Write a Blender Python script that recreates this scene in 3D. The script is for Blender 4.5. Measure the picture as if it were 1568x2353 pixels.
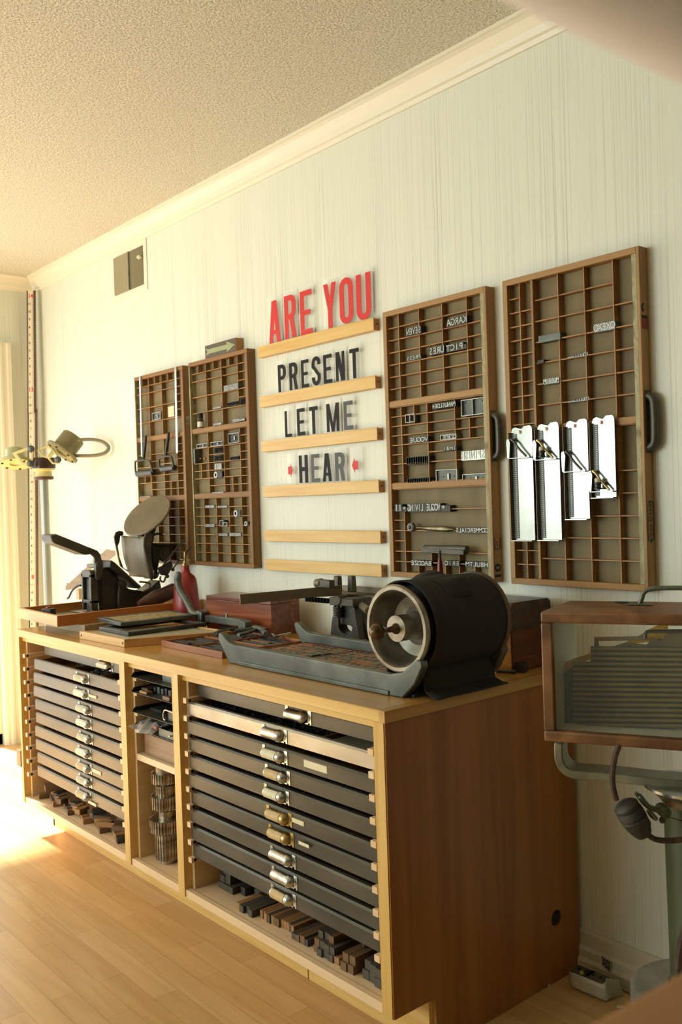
import bpy, math, random
from mathutils import Vector, Matrix
random.seed(7)
S = bpy.context.scene
for o in list(bpy.data.objects): bpy.data.objects.remove(o)

# ---------------------------------------------------------------- camera
CAM = Vector((3.8326, -1.9988, 1.2275))
_ya, _pi, _ro = [math.radians(v) for v in (49.6609, -0.6198, -1.8537)]
FPX = 2111.94
_f = Vector((-math.sin(_ya)*math.cos(_pi), math.cos(_ya)*math.cos(_pi), math.sin(_pi)))
_r = Vector((math.cos(_ya), math.sin(_ya), 0)); _u = _r.cross(_f)
_R = _r*math.cos(_ro)+_u*math.sin(_ro); _U = -_r*math.sin(_ro)+_u*math.cos(_ro)
cd = bpy.data.cameras.new('camera'); cam = bpy.data.objects.new('camera', cd); S.collection.objects.link(cam)
cam.matrix_world = Matrix(((_R.x, _U.x, -_f.x, CAM.x), (_R.y, _U.y, -_f.y, CAM.y), (_R.z, _U.z, -_f.z, CAM.z), (0, 0, 0, 1)))
cd.sensor_fit = 'HORIZONTAL'; cd.sensor_width = 24.0; cd.lens = 24.0*FPX/1568; cd.clip_start = .05; cd.clip_end = 200
cd.dof.use_dof = True; cd.dof.focus_distance = 2.3; cd.dof.aperture_fstop = 7.5
S.camera = cam

def ray(a, b): return _f+_R*((a-784)/FPX)-_U*((b-1176.5)/FPX)
def _at(i, v, a, b):
    d = ray(a, b); return CAM+d*((v-CAM[i])/d[i])
def atX(a, b, v): return _at(0, v, a, b)     # point of the plane x = v seen at a pixel of the survey photo
def atY(a, b, v): return _at(1, v, a, b)
def atZ(a, b, v): return _at(2, v, a, b)
def atD(a, b, s): return CAM+ray(a, b)*s

# ---------------------------------------------------------------- light
S.view_settings.view_transform = 'Standard'; S.view_settings.look = 'None'
S.view_settings.exposure = 0.06; S.view_settings.gamma = 1.0; S.view_settings.use_curve_mapping = False
w = bpy.data.worlds.new('world'); S.world = w; w.use_nodes = True
bg = w.node_tree.nodes['Background']; bg.inputs[0].default_value = (.93, .96, 1.0, 1); bg.inputs[1].default_value = 1.6

def sun(rot_dir, e, col, ang):
    l = bpy.data.lights.new('sun', 'SUN'); l.energy = e; l.color = col; l.angle = math.radians(ang)
    o = bpy.data.objects.new('sun', l); S.collection.objects.link(o)
    o.rotation_euler = Vector(rot_dir).to_track_quat('-Z', 'Y').to_euler(); o.location = (-4, -3, 4)
    return o
def area(name, loc, direction, sx, sy, e, col):
    l = bpy.data.lights.new(name, 'AREA'); l.shape = 'RECTANGLE'; l.size = sx; l.size_y = sy; l.energy = e; l.color = col
    o = bpy.data.objects.new(name, l); S.collection.objects.link(o); o.location = loc
    o.rotation_euler = Vector(direction).to_track_quat('-Z', 'Y').to_euler(); return o
sun((.622, .12, -.758), 40.0, (1.0, .98, .93), 5.0)
area('door_daylight', (-1.12, -1.75, 1.05), (1, 0, -.12), 2.6, 1.9, 28, (.93, 1.0, .97))
area('unseen_window_fill', (.55, -4.88, 1.6), (.12, 1, 0.05), 2.9, 1.5, 106, (.83, .98, 1.0))  # fill lamp at an unseen window, set left to keep the cabinet end dark

# ---------------------------------------------------------------- mesh helpers
class MB:
    def __init__(s): s.v = []; s.f = []
    def add(s, vs, fs):
        n = len(s.v); s.v += [Vector(q) for q in vs]; s.f += [tuple(i+n for i in f) for f in fs]; return s
    def box(s, x0, x1, y0, y1, z0, z1):
        return s.add([(x, y, z) for x in (x0, x1) for y in (y0, y1) for z in (z0, z1)],
                     [(0, 1, 3, 2), (4, 6, 7, 5), (0, 4, 5, 1), (2, 3, 7, 6), (0, 2, 6, 4), (1, 5, 7, 3)])
    def obox(s, c, sx, sy, sz, m=None):
        m = m or Matrix.Identity(3); c = Vector(c)
        return s.add([c+m@Vector((x, y, z)) for x in (-sx/2, sx/2) for y in (-sy/2, sy/2) for z in (-sz/2, sz/2)],
                     [(0, 1, 3, 2), (4, 6, 7, 5), (0, 4, 5, 1), (2, 3, 7, 6), (0, 2, 6, 4), (1, 5, 7, 3)])
    def hexa(s, a, b):                      # two quads (bottom, top), same winding
        return s.add(list(a)+list(b), [(3, 2, 1, 0), (4, 5, 6, 7)]+[(i, (i+1) % 4, 4+(i+1) % 4, 4+i) for i in range(4)])
    def slab(s, pts, off):                  # planar polygon pts extruded by a vector
        n = len(pts); off = Vector(off); pts = [Vector(p) for p in pts]
        return s.add(pts+[p+off for p in pts], [tuple(range(n-1, -1, -1)), tuple(range(n, 2*n))]+[(i, (i+1) % n, n+(i+1) % n, n+i) for i in range(n)])
    def prism(s, poly, ax, a0, a1):         # poly in the plane perpendicular to ax
        def P(p, a):
            q = list(p); q.insert(ax, a); return Vector(q)
        return s.slab([P(p, a0) for p in poly], Vector([(a1-a0) if i == ax else 0 for i in range(3)]))
    def lathe(s, prof, c=(0, 0, 0), axis=(0, 0, 1), n=28, closed=False, cap=True):
        c = Vector(c); ax = Vector(axis).normalized(); t = Vector((1, 0, 0)) if abs(ax.x) < .8 else Vector((0, 1, 0))
        e1 = ax.cross(t).normalized(); e2 = ax.cross(e1); vs = []; fs = []
        for r, h in prof:
            for k in range(n):
                a = 2*math.pi*k/n; vs.append(c+ax*h+(e1*math.cos(a)+e2*math.sin(a))*max(r, 1e-5))
        m = len(prof)
        for i in range(m-1 if not closed else m):
            j = (i+1) % m
            for k in range(n): fs.append((i*n+k, i*n+(k+1) % n, j*n+(k+1) % n, j*n+k))
        if not closed and cap:
            if prof[0][0] > 1e-4: fs.append(tuple(range(n-1, -1, -1)))
            if prof[-1][0] > 1e-4: fs.append(tuple((m-1)*n+k for k in range(n)))
        return s.add(vs, fs)
    def cyl(s, a, b, r, n=20, r2=None):
        a = Vector(a); b = Vector(b); return s.lathe([(r, 0), (r if r2 is None else r2, (b-a).length)], a, b-a, n)
    def ball(s, c, r, sc=(1, 1, 1), n=18):
        vs = []; fs = []; m = n//2
        for i in range(m+1):
            t = math.pi*i/m
            for k in range(n):
                a = 2*math.pi*k/n
                vs.append(Vector(c)+Vector((r*sc[0]*math.sin(t)*math.cos(a), r*sc[1]*math.sin(t)*math.sin(a), r*sc[2]*math.cos(t))))
        for i in range(m):
            for k in range(n): fs.append((i*n+k, (i+1)*n+k, (i+1)*n+(k+1) % n, i*n+(k+1) % n))
        return s.add(vs, fs)
    def tube(s, pts, r, n=10, flat=1.0, upv=None):
        pts = [Vector(p) for p in pts]; m = len(pts); rs = r if isinstance(r, (list, tuple)) else [r]*m
        vs = []; fs = []; e1 = None
        for i, p in enumerate(pts):
            t = (pts[min(i+1, m-1)]-pts[max(i-1, 0)]).normalized()
            if e1 is None:
                h = Vector(upv) if upv else (Vector((0, 0, 1)) if abs(t.z) < .9 else Vector((1, 0, 0)))
                e1 = (h-t*h.dot(t)).normalized()
            else: e1 = (e1-t*e1.dot(t)).normalized()
            e2 = t.cross(e1)
            for k in range(n):
                a = 2*math.pi*k/n+math.pi/n; vs.append(p+(e1*math.cos(a)*flat+e2*math.sin(a))*rs[i])
        for i in range(m-1):
            for k in range(n): fs.append((i*n+k, i*n+(k+1) % n, (i+1)*n+(k+1) % n, (i+1)*n+k))
        fs += [tuple(range(n-1, -1, -1)), tuple((m-1)*n+k for k in range(n))]
        return s.add(vs, fs)
    def build(s, name, m, parent=None, bevel=0, smooth=False, seg=2, sub=0):
        me = bpy.data.meshes.new(name)
        if parent is None:
            xs = [v.x for v in s.v]; ys = [v.y for v in s.v]; zs = [v.z for v in s.v]
            o0 = Vector(((min(xs)+max(xs))/2, (min(ys)+max(ys))/2, min(zs)))
        else: o0 = ORG[parent.name]
        me.from_pydata([v-o0 for v in s.v], [], s.f); me.materials.append(m)
        me.validate(); me.update()
        import bmesh as bm_
        b = bm_.new(); b.from_mesh(me); bm_.ops.recalc_face_normals(b, faces=b.faces); b.to_mesh(me); b.free()
        o = bpy.data.objects.new(name, me); S.collection.objects.link(o)
        if parent is None: o.location = o0
        else: o.parent = parent
        ORG[o.name] = o0
        if bevel:
            md = o.modifiers.new('bevel', 'BEVEL'); md.width = bevel; md.segments = seg; md.limit_method = 'ANGLE'; md.angle_limit = math.radians(40)
        if sub:
            md = o.modifiers.new('subsurf', 'SUBSURF'); md.levels = sub; md.render_levels = sub
        if smooth or bevel or sub:
            me.polygons.foreach_set('use_smooth', [True]*len(me.polygons))
            if not sub: me.set_sharp_from_angle(angle=math.radians(38))
        return o
ORG = {}
def bez(pts, n=8):                          # Catmull-Rom through points
    P = [Vector(p) for p in pts]; out = []
    for i in range(len(P)-1):
        a = P[max(i-1, 0)]; b = P[i]; c = P[i+1]; d = P[min(i+2, len(P)-1)]
        for k in range(n):
            t = k/n; out.append(.5*((2*b)+(c-a)*t+(2*a-5*b+4*c-d)*t*t+(3*b-a-3*c+d)*t*t*t))
    return out+[P[-1]]
def tag(o, label=None, cat=None, group=None, kind=None):
    if label: o['label'] = label
    if cat: o['category'] = cat
    if group: o['group'] = group
    if kind: o['kind'] = kind
    return o
def thing(name, loc, label, cat, group=None):
    o = bpy.data.objects.new(name, None); S.collection.objects.link(o); o.location = loc; o.empty_display_size = .02
    ORG[o.name] = Vector(loc); return tag(o, label, cat, group)
def copy_tree(o, parent=None):
    c = o.copy(); S.collection.objects.link(c); ORG[c.name] = ORG.get(o.name, Vector((0, 0, 0)))
    if parent is not None: c.parent = parent
    for ch in [x for x in list(S.collection.objects) if x.parent == o]: copy_tree(ch, c)
    return c

# ---------------------------------------------------------------- materials
def srgb(c):
    c = [int(c[i:i+2], 16)/255 for i in (0, 2, 4)]
    return tuple((x/12.92 if x <= .04045 else ((x+.055)/1.055)**2.4) for x in c)+(1,)
def mat(name, col, rough=.5, metal=0, **k):
    m = bpy.data.materials.new(name); m.use_nodes = True; b = m.node_tree.nodes['Principled BSDF']
    b.inputs['Base Color'].default_value = srgb(col); b.inputs['Roughness'].default_value = rough; b.inputs['Metallic'].default_value = metal
    for kk, v in k.items(): b.inputs[kk.replace('_', ' ')].default_value = v
    return m
def nd(t, kind, **k):
    n = t.nodes.new(kind)
    for a, v in k.items():
        if a.startswith('i_'): n.inputs[a[2:].replace('_', ' ')].default_value = v
        else: setattr(n, a, v)
    return n
def noisy(name, cols, scale=(8, 8, 8), rough=(.4, .6), metal=0, bump=.0, detail=5, pos=None, dist=0, nscale=1.0, rnd=False):
    """procedural colour from stretched noise; cols = list of hex colours spread over the ramp"""
    m = bpy.data.materials.new(name); m.use_nodes = True; t = m.node_tree; b = t.nodes['Principled BSDF']; L = t.links.new
    tc = nd(t, 'ShaderNodeTexCoord'); mp = nd(t, 'ShaderNodeMapping'); mp.inputs['Scale'].default_value = scale
    L(tc.outputs['Object'], mp.inputs['Vector'])
    vec = mp.outputs['Vector']
    if rnd:
        oi = nd(t, 'ShaderNodeObjectInfo'); mu = nd(t, 'ShaderNodeMath', operation='MULTIPLY'); mu.inputs[1].default_value = 37
        L(oi.outputs['Random'], mu.inputs[0]); ad = nd(t, 'ShaderNodeVectorMath', operation='ADD'); L(vec, ad.inputs[0]); L(mu.outputs[0], ad.inputs[1]); vec = ad.outputs[0]
    n = nd(t, 'ShaderNodeTexNoise', i_Scale=nscale, i_Detail=detail, i_Distortion=dist); L(vec, n.inputs['Vector'])
    r = nd(t, 'ShaderNodeValToRGB'); L(n.outputs['Fac'], r.inputs['Fac']); e = r.color_ramp.elements
    k = len(cols); pos = pos or [.32+.36*i/(k-1) for i in range(k)]
    while len(e) < k: e.new(.5)
    for i, c in enumerate(cols): e[i].position = pos[i]; e[i].color = srgb(c)
    L(r.outputs['Color'], b.inputs['Base Color'])
    mr = nd(t, 'ShaderNodeMapRange', i_To_Min=rough[0], i_To_Max=rough[1]); L(n.outputs['Fac'], mr.inputs['Value']); L(mr.outputs[0], b.inputs['Roughness'])
    b.inputs['Metallic'].default_value = metal
    if bump:
        bp = nd(t, 'ShaderNodeBump', i_Strength=bump, i_Distance=.002); L(n.outputs['Fac'], bp.inputs['Height']); L(bp.outputs[0], b.inputs['Normal'])
    return m
def wood(name, cols, grain='x', f=1.0, rough=(.35, .5), bump=.05, rnd=False, dist=.6):
    sc = {'x': (1.6, 34, 34), 'y': (34, 1.6, 34), 'z': (34, 34, 1.6)}[grain]
    return noisy(name, cols, tuple(v*f for v in sc), rough, 0, bump, 6, None, dist, 1.0, rnd)
M = {}
M['oak_x'] = wood('pale oak along x', ['c09646', 'd0a858', 'dab466'], 'x', .8, (.3, .42))
M['oak_y'] = wood('pale oak along y', ['a87c38', 'b88e48', 'c49a54'], 'y', .8, (.3, .42))
M['oak_z'] = wood('pale oak upright', ['c29848', 'd0a85c', 'dab66c'], 'z', .8, (.3, .42))
M['oakshade_z'] = wood('amber veneer shaded side', ['8c5418', '986020', 'a26a28'], 'z', .55, (.28, .4), .02)  # amber veneer with the unlit right end's shade put into the colour
M['maple'] = wood('pale plywood', ['d2b07c', 'dcbc8a', 'e2c698'], 'y', .6, (.4, .55))
M['maple_x'] = wood('pale plywood edge', ['d6b488', 'dfc096', 'e6caa2'], 'x', .6, (.4, .55))
M['top'] = wood('worktop veneer', ['ac7e38', 'bc9048', 'ca9e56'], 'x', .35, (.12, .24), .015)
M['case'] = wood('type case oak', ['8a6438', 'a07a48', 'b08a56'], 'z', 1.0, (.5, .7))
M['casex'] = wood('type case oak crosswise', ['8a6438', 'a07a48', 'ae8854'], 'x', 1.0, (.5, .7))
M['case_red'] = wood('reddish type case wood', ['6e4a1e', '845c2c', '966e3a'], 'z', 1.0, (.5, .7))
M['case_redx'] = wood('reddish type case wood crosswise', ['6e4a1e', '845c2c', '966e3a'], 'x', 1.0, (.5, .7))
M['div'] = noisy('divider strips', ['8e6436', 'a27744', 'b28850'], (9, 9, 9), (.5, .7), bump=.03)
M['div_red'] = noisy('reddish divider strips', ['86602c', '9c743c', 'ac844a'], (9, 9, 9), (.5, .7), bump=.03)
M['caseback'] = noisy('dusty case bottom board', ['685c3e', '7a6c4a', '8a7c58'], (10, 10, 3), (.6, .8), bump=.05)
M['worn_edge'] = noisy('worn greenish edge', ['7c7450', '969068', 'a8a47c', '6a5a3a'], (30, 30, 14), (.5, .7), bump=.1)
M['rail'] = wood('golden oak rail', ['cca254', 'd8b064', 'e0bc74'], 'x', 1.3, (.3, .45))
M['rail_end'] = noisy('rail end grain', ['9c6a30', 'b27e40'], (40, 20, 60), (.4, .6))
M['steel_grey'] = noisy('drawer steel grey', ['3e3d33', '4c4a3e', '5c584a'], (2.5, 6, 9), (.28, .42), .45, .03)
M['steel_warm'] = noisy('drawer steel brown', ['5c5240', '6e624c', '7c7058'], (3, 6, 9), (.3, .5), .35, .03)
M['steel_bright'] = noisy('bright spotted steel', ['88867c', 'a2a096', 'b0aea4'], (6, 6, 20), (.22, .4), .7, .03)
M['nickel'] = noisy('nickel pull', ['a4a8a4', 'bcc0bc', 'd0d4d0'], (30, 30, 30), (.18, .34), 1.0)
M['brass'] = noisy('old brass pull', ['9a8654', 'b39f68', 'c0ad78'], (30, 30, 30), (.25, .4), .9)
M['chrome'] = noisy('polished nickel plate', ['8e908a', 'a8aaa4', 'babcb6'], (9, 9, 5), (.14, .38), 1.0)
M['iron'] = noisy('dark grey iron', ['3e3a30', '4c483c', '5a5648'], (14, 14, 14), (.35, .5), .4, .05)
M['black_iron'] = noisy('black painted iron', ['292821', '35332b', '434037'], (14, 14, 14), (.32, .45), .2, .05)
M['galv'] = noisy('zinc grey cast iron', ['474a42', '585c54', '6e7268'], (9, 9, 9), (.35, .5), .5, .08)
M['galv_light'] = noisy('worn iron rim', ['6c6252', '8a8272', 'a09a8a'], (26, 26, 26), (.3, .5), .7, .08)
M['gun'] = noisy('brown gunmetal plate', ['6c6350', '7a715c', '867c66'], (7, 7, 7), (.4, .5), .3, .02)
M['lead'] = noisy('type metal', ['5c5c56', '787872', '92928a'], (90, 90, 90), (.35, .5), .5, .1)
M['lead_dark'] = noisy('dark type metal', ['2c2b26', '3a3933', '4a4942'], (90, 90, 90), (.4, .6), .6, .1)
M['lead_face'] = mat('printing face of type', 'a3a39a', .4, .5)
M['black'] = mat('flat black', '14130f', .7)
M['hole'] = mat('drilled hole', '1d150c', .9)  # dark discs in this colour stand in for the shade inside holes
M['paper'] = noisy('cream paper', ['d8cca4', 'e2d8b4'], (20, 20, 20), (.7, .8))
M['red'] = mat('red acrylic', 'd01c14', .5)
M['inkblack'] = mat('black letter ink', '1d1b17', .6, 0, Specular_IOR_Level=.2)
M['inkgrey'] = mat('faded black letter ink', '3c3c38', .5)
M['white_paint'] = mat('cream white trim paint', 'e6dfc8', .4)
M['redpaint'] = noisy('red enamel', ['7c231c', '96302a', 'a63a32'], (9, 9, 9), (.25, .4), 0, .02)
M['mahog'] = wood('mahogany', ['5e2c14', '7e4020', '93532c'], 'x', .7, (.18, .3), .02, dist=1.5)
M['mahog_y'] = wood('mahogany end', ['5a2c16', '6e3a1e', '7c4626'], 'y', .7, (.2, .34), .02)
M['leather'] = noisy('brown leather', ['33201a', '472c22', '583a2c'], (22, 22, 22), (.3, .45), bump=.2)
M['green'] = noisy('chipped green enamel', ['3d4630', '4b553b', '5a6146'], (16, 16, 5), (.3, .5), .2, .06)
M['cardboard'] = mat('label card', 'cdb98a', .7)
def glass(name, tint='f4f4e8', rough=.03):
    m = bpy.data.materials.new(name); m.use_nodes = True; t = m.node_tree; b = t.nodes['Principled BSDF']
    b.inputs['Base Color'].default_value = srgb(tint); b.inputs['Transmission Weight'].default_value = 1; b.inputs['Roughness'].default_value = rough; b.inputs['IOR'].default_value = 1.02
    b.inputs['Alpha'].default_value = .35
    return m
M['card'] = mat('clear acrylic letter card', 'fafaf0', .25, 0, Alpha=.16)
M['pane'] = mat('window glass', 'eef4f0', .05, 0, Alpha=.16)
# ================================================================ room shell
X0, X1, Y0, H = -1.036, 5.6, -4.9, 2.488
def panel_paper(axis):
    m = bpy.data.materials.new('pinstriped wallpaper '+axis); m.use_nodes = True; t = m.node_tree; b = t.nodes['Principled BSDF']; L = t.links.new
    tc = nd(t, 'ShaderNodeTexCoord'); mp = nd(t, 'ShaderNodeMapping')
    mp.inputs['Scale'].default_value = (1, .0, .004) if axis == 'x' else (.0, 1, .004)
    L(tc.outputs['Object'], mp.inputs['Vector'])
    n = nd(t, 'ShaderNodeTexNoise', i_Scale=210.0, i_Detail=2.5, i_Roughness=.7); L(mp.outputs[0], n.inputs['Vector'])
    n2 = nd(t, 'ShaderNodeTexNoise', i_Scale=9.0, i_Detail=1.0); L(mp.outputs[0], n2.inputs['Vector'])
    r = nd(t, 'ShaderNodeValToRGB'); e = r.color_ramp.elements; L(n.outputs['Fac'], r.inputs['Fac'])
    e[0].position = .33; e[0].color = srgb('a8a696'); e[1].position = .60; e[1].color = srgb('e4e6d6')
    q = e.new(.46); q.color = srgb('dadcca')
    mx = nd(t, 'ShaderNodeMix', data_type='RGBA'); mx.inputs[6].default_value = srgb('dfe1d0'); L(r.outputs[0], mx.inputs[7])
    mr = nd(t, 'ShaderNodeMapRange', i_From_Min=.35, i_From_Max=.65, i_To_Min=.15, i_To_Max=.6); L(n2.outputs['Fac'], mr.inputs['Value']); L(mr.outputs[0], mx.inputs[0])
    L(mx.outputs[2], b.inputs['Base Color']); b.inputs['Roughness'].default_value = .45
    bp = nd(t, 'ShaderNodeBump', i_Strength=.5, i_Distance=.0015); L(n.outputs['Fac'], bp.inputs['Height']); L(bp.outputs[0], b.inputs['Normal'])
    return m
def ceiling_mat():
    m = bpy.data.materials.new('popcorn ceiling'); m.use_nodes = True; t = m.node_tree; b = t.nodes['Principled BSDF']; L = t.links.new
    tc = nd(t, 'ShaderNodeTexCoord'); n = nd(t, 'ShaderNodeTexNoise', i_Scale=150.0, i_Detail=3.0, i_Roughness=.65); L(tc.outputs['Object'], n.inputs['Vector'])
    n2 = nd(t, 'ShaderNodeTexNoise', i_Scale=2.2, i_Detail=3.0); L(tc.outputs['Object'], n2.inputs['Vector'])
    r = nd(t, 'ShaderNodeValToRGB'); e = r.color_ramp.elements; L(n.outputs['Fac'], r.inputs['Fac'])
    e[0].position = .35; e[0].color = srgb('bcb49a'); e[1].position = .62; e[1].color = srgb('f2ecda')
    L(r.outputs[0], b.inputs['Base Color']); b.inputs['Roughness'].default_value = .8
    bp = nd(t, 'ShaderNodeBump', i_Strength=.9, i_Distance=.008); L(n.outputs['Fac'], bp.inputs['Height']); L(bp.outputs[0], b.inputs['Normal'])
    return m
def floor_mat():
    m = bpy.data.materials.new('laminate floor'); m.use_nodes = True; t = m.node_tree; b = t.nodes['Principled BSDF']; L = t.links.new
    tc = nd(t, 'ShaderNodeTexCoord')
    br = nd(t, 'ShaderNodeTexBrick', offset=.37, i_Scale=1.0, i_Mortar_Size=.0006, i_Mortar_Smooth=.3, i_Bias=0.0, i_Brick_Width=.47, i_Row_Height=.065)
    br.inputs['Color1'].default_value = srgb('caa26a'); br.inputs['Color2'].default_value = srgb('d6b07a'); br.inputs['Mortar'].default_value = srgb('a87c4a')
    L(tc.outputs['Object'], br.inputs['Vector'])
    mp = nd(t, 'ShaderNodeMapping'); mp.inputs['Scale'].default_value = (2.2, 26, 1); L(tc.outputs['Object'], mp.inputs['Vector'])
    n = nd(t, 'ShaderNodeTexNoise', i_Scale=1.0, i_Detail=6.0, i_Distortion=.8); L(mp.outputs[0], n.inputs['Vector'])
    r = nd(t, 'ShaderNodeValToRGB'); e = r.color_ramp.elements; L(n.outputs['Fac'], r.inputs['Fac'])
    e[0].position = .3; e[0].color = (.80, .75, .68, 1); e[1].position = .65; e[1].color = (1, 1, 1, 1)
    mx = nd(t, 'ShaderNodeMix', data_type='RGBA', blend_type='MULTIPLY'); mx.inputs[0].default_value = .8; L(br.outputs['Color'], mx.inputs[6]); L(r.outputs[0], mx.inputs[7])
    L(mx.outputs[2], b.inputs['Base Color']); b.inputs['Roughness'].default_value = .27
    return m
M['paper_x'] = panel_paper('x'); M['paper_y'] = panel_paper('y'); M['ceil'] = ceiling_mat(); M['floor'] = floor_mat()
def struct(name, mb, m, bevel=0):
    o = mb.build(name, m, None, bevel); o['kind'] = 'structure'; return o
struct('floor', MB().box(X0-.1, X1, Y0, .1, -.08, 0), M['floor'])
struct('ceiling', MB().box(X0-.1, X1, Y0, .1, H, H+.08), M['ceil'])
struct('wall_back', MB().box(X0-.1, X1, 0, .1, 0, H), M['paper_x'])
DY0, DY1, DH = -3.1, -.245, 2.05          # opening of the glazed door in the left wall
lw = MB().box(X0-.1, X0, DY1, 0, 0, H).box(X0-.1, X0, Y0, DY0, 0, H).box(X0-.1, X0, DY0, DY1, DH, H)
struct('wall_left', lw, M['paper_y'])
plain = mat('plain cream paint', 'cfc9b0', .7)
struct('wall_right', MB().box(X1, X1+.1, Y0, .1, 0, H), mat('dark grey brown unseen wall', '55503f', .7))  # unseen wall, coloured dark to keep bounce off the cabinet end
fw_ = MB().box(X0-.1, X1, Y0-.1, Y0, 0, .7).box(X0-.1, X1, Y0-.1, Y0, 2.2, H).box(X0-.1, -.9, Y0-.1, Y0, .7, 2.2).box(2.0, X1, Y0-.1, Y0, .7, 2.2)
struct('wall_front', fw_, plain)
wf = MB()
for x in (-.9, .52, 1.94): wf.box(x, x+.06, Y0-.07, Y0-.02, .7, 2.2)
wf.box(-.9, 2.0, Y0-.07, Y0-.02, .7, .76).box(-.9, 2.0, Y0-.07, Y0-.02, 2.14, 2.2)
win = thing('unseen_window', (.55, Y0-.04, .7), None, None); win['kind'] = 'structure'  # unseen window added around the fill lamp and shifted left with it
wf.build('window_frame', M['white_paint'], win); MB().box(-.9, 2.0, Y0-.05, Y0-.045, .7, 2.2).build('window_pane', M['pane'], win)
# glazed door in the left wall
dr = thing('door_1', (X0-.05, -1.7, 0), None, None); dr['kind'] = 'structure'
df = MB()
for y in (DY0, -1.72, DY1-.05): df.box(X0-.08, X0-.03, y, y+.05, 0, DH)
df.box(X0-.08, X0-.03, DY0, DY1, 0, .06).box(X0-.08, X0-.03, DY0, DY1, DH-.06, DH)
df.build('door_frame', M['white_paint'], dr, .003)
MB().box(X0-.058, X0-.053, DY0+.05, DY1-.05, .06, DH-.06).build('door_pane', M['pane'], dr)
# fluted casing round it
prof = [(0, 0), (.022, 0), (.022, .018), (.017, .026), (.017, .040), (.022, .048), (.022, .060), (.015, .070), (.015, .082), (.010, .095), (0, .1)]
tr = MB(); tr.slab([(X0+a, -.147-b_*1.0, 0) for a, b_ in prof], (0, 0, 2.128))
tr.slab([(X0+a, -.247, 2.028+b_) for a, b_ in prof], (0, -2.75, 0))
struct('trim_1', tr, M['white_paint'])
def cove(h, d):  return [(0, 0), (0, -h), (.008, -h), (.012, -h+.012), (.020, -h+.016), (.026, -h+.034), (d-.018, -.018), (d-.008, -.012), (d, -.010), (d, 0)]
cv = MB(); cv.slab([(X0, -a, H+b_) for a, b_ in cove(.075, .062)], (X1-X0, 0, 0)); struct('trim_2', cv, M['white_paint'])
cv = MB(); cv.slab([(X0+a, Y0, H+b_) for a, b_ in cove(.075, .062)], (0, -Y0, 0)); struct('trim_3', cv, M['white_paint'])
bb = [(0, 0), (.030, 0), (.030, .026), (.022, .034), (.022, .052), (.014, .060), (.012, .092), (.006, .098), (0, .098)]
cv = MB(); cv.slab([(X0, -a, b_) for a, b_ in bb], (X1-X0, 0, 0)); struct('baseboard_back', cv, mat('greyed trim paint', 'cfc9b2', .4))
cv = MB(); cv.slab([(X0+a, -.147, b_) for a, b_ in bb], (0, .147-.03, 0)); struct('baseboard_left', cv, M['white_paint'])
# vent high on the wall
a0, a1 = atY(260, 681, -.006), atY(326, 562, -.006)
vx0, vx1, vz0, vz1 = -.082, .190, 2.217, 2.388
v = thing('wall_vent', (.055, 0, vz0), 'square grey metal vent high on the wall near the ceiling corner', 'vent')
MB().box(vx0-.03, vx1+.03, -.004, 0, vz0-.03, vz0).box(vx0-.03, vx1+.03, -.004, 0, vz1, vz1+.03).box(vx0-.03, vx0, -.004, 0, vz0, vz1).box(vx1, vx1+.03, -.004, 0, vz0, vz1).build('frame', M['white_paint'], v, .001)
MB().box(vx0, .064, -.010, -.003, vz0, vz1).build('cover_panel', noisy('olive grey metal', ['8c8266', '9a9072'], (5, 5, 5)), v, .001)
MB().box(.064, vx1, -.006, -.002, vz0, vz1).build('dark_panel', noisy('dark olive metal', ['6b6248', '787054'], (40, 5, 2)), v)
MB().box(.060, .066, -.013, -.002, vz0, vz1).build('divider', M['steel_bright'], v)
k = MB(); k.lathe([(.004, 0), (.004, .012), (.008, .014), (.009, .020), (.005, .026), (0, .027)], (.182, -.002, 2.335), (0, -1, 0), 14); k.build('knob', M['white_paint'], v, smooth=True)

# ================================================================ long oak cabinet
CX0, CX1, CY, CT = .345, 2.4016, -.682, .782
cab = thing('type_cabinet', (1.37, -.35, 0), 'long pale oak cabinet full of metal-fronted drawers along the wallpapered wall', 'cabinet')
# right side panel with its toe notch, drilled hole
zb = .121; ky = -.566
hole_c = (-.112, .159); n = 24; hr = .021
def panel_with_hole(x0, x1):
    outer = [(CY+.002, zb), (-.553, zb), (-.553, 0), (-.02, 0), (-.02, CT-.026), (CY+.002, CT-.026)]
    ring = [(hole_c[0]+hr*math.cos(2*math.pi*i/n), hole_c[1]+hr*math.sin(2*math.pi*i/n)) for i in range(n)]
    import mathutils.geometry as G
    tris = G.tessellate_polygon([[Vector((x, y, 0)) for x, y in outer], [Vector((x, y, 0)) for x, y in ring]])
    pts = outer+ring; N = len(pts); mb = MB()
    mb.add([(x0, a, b_) for a, b_ in pts]+[(x1, a, b_) for a, b_ in pts],
           [tuple(t) for t in tris]+[tuple(i+N for i in t) for t in tris] +
           [(i, (i+1) % 6, N+(i+1) % 6, N+i) for i in range(6)]+[(6+i, 6+(i+1) % n, N+6+(i+1) % n, N+6+i) for i in range(n)])
    return mb
panel_with_hole(CX1-.004, CX1).build('side_panel', M['oakshade_z'], cab)
MB().box(CX1-.036, CX1-.004, CY, -.02, zb, CT-.026).box(CX1-.036, CX1-.004, -.552, -.15, 0, zb).box(CX1-.036, CX1-.004, -.07, -.02, 0, zb).build('side_core', M['oak_z'], cab)
MB().box(CX0, CX0+.015, CY, -.02, zb, CT-.026).box(CX0, CX0+.015, ky, -.02, 0, zb).build('left_panel', M['oak_z'], cab, .001)
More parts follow.
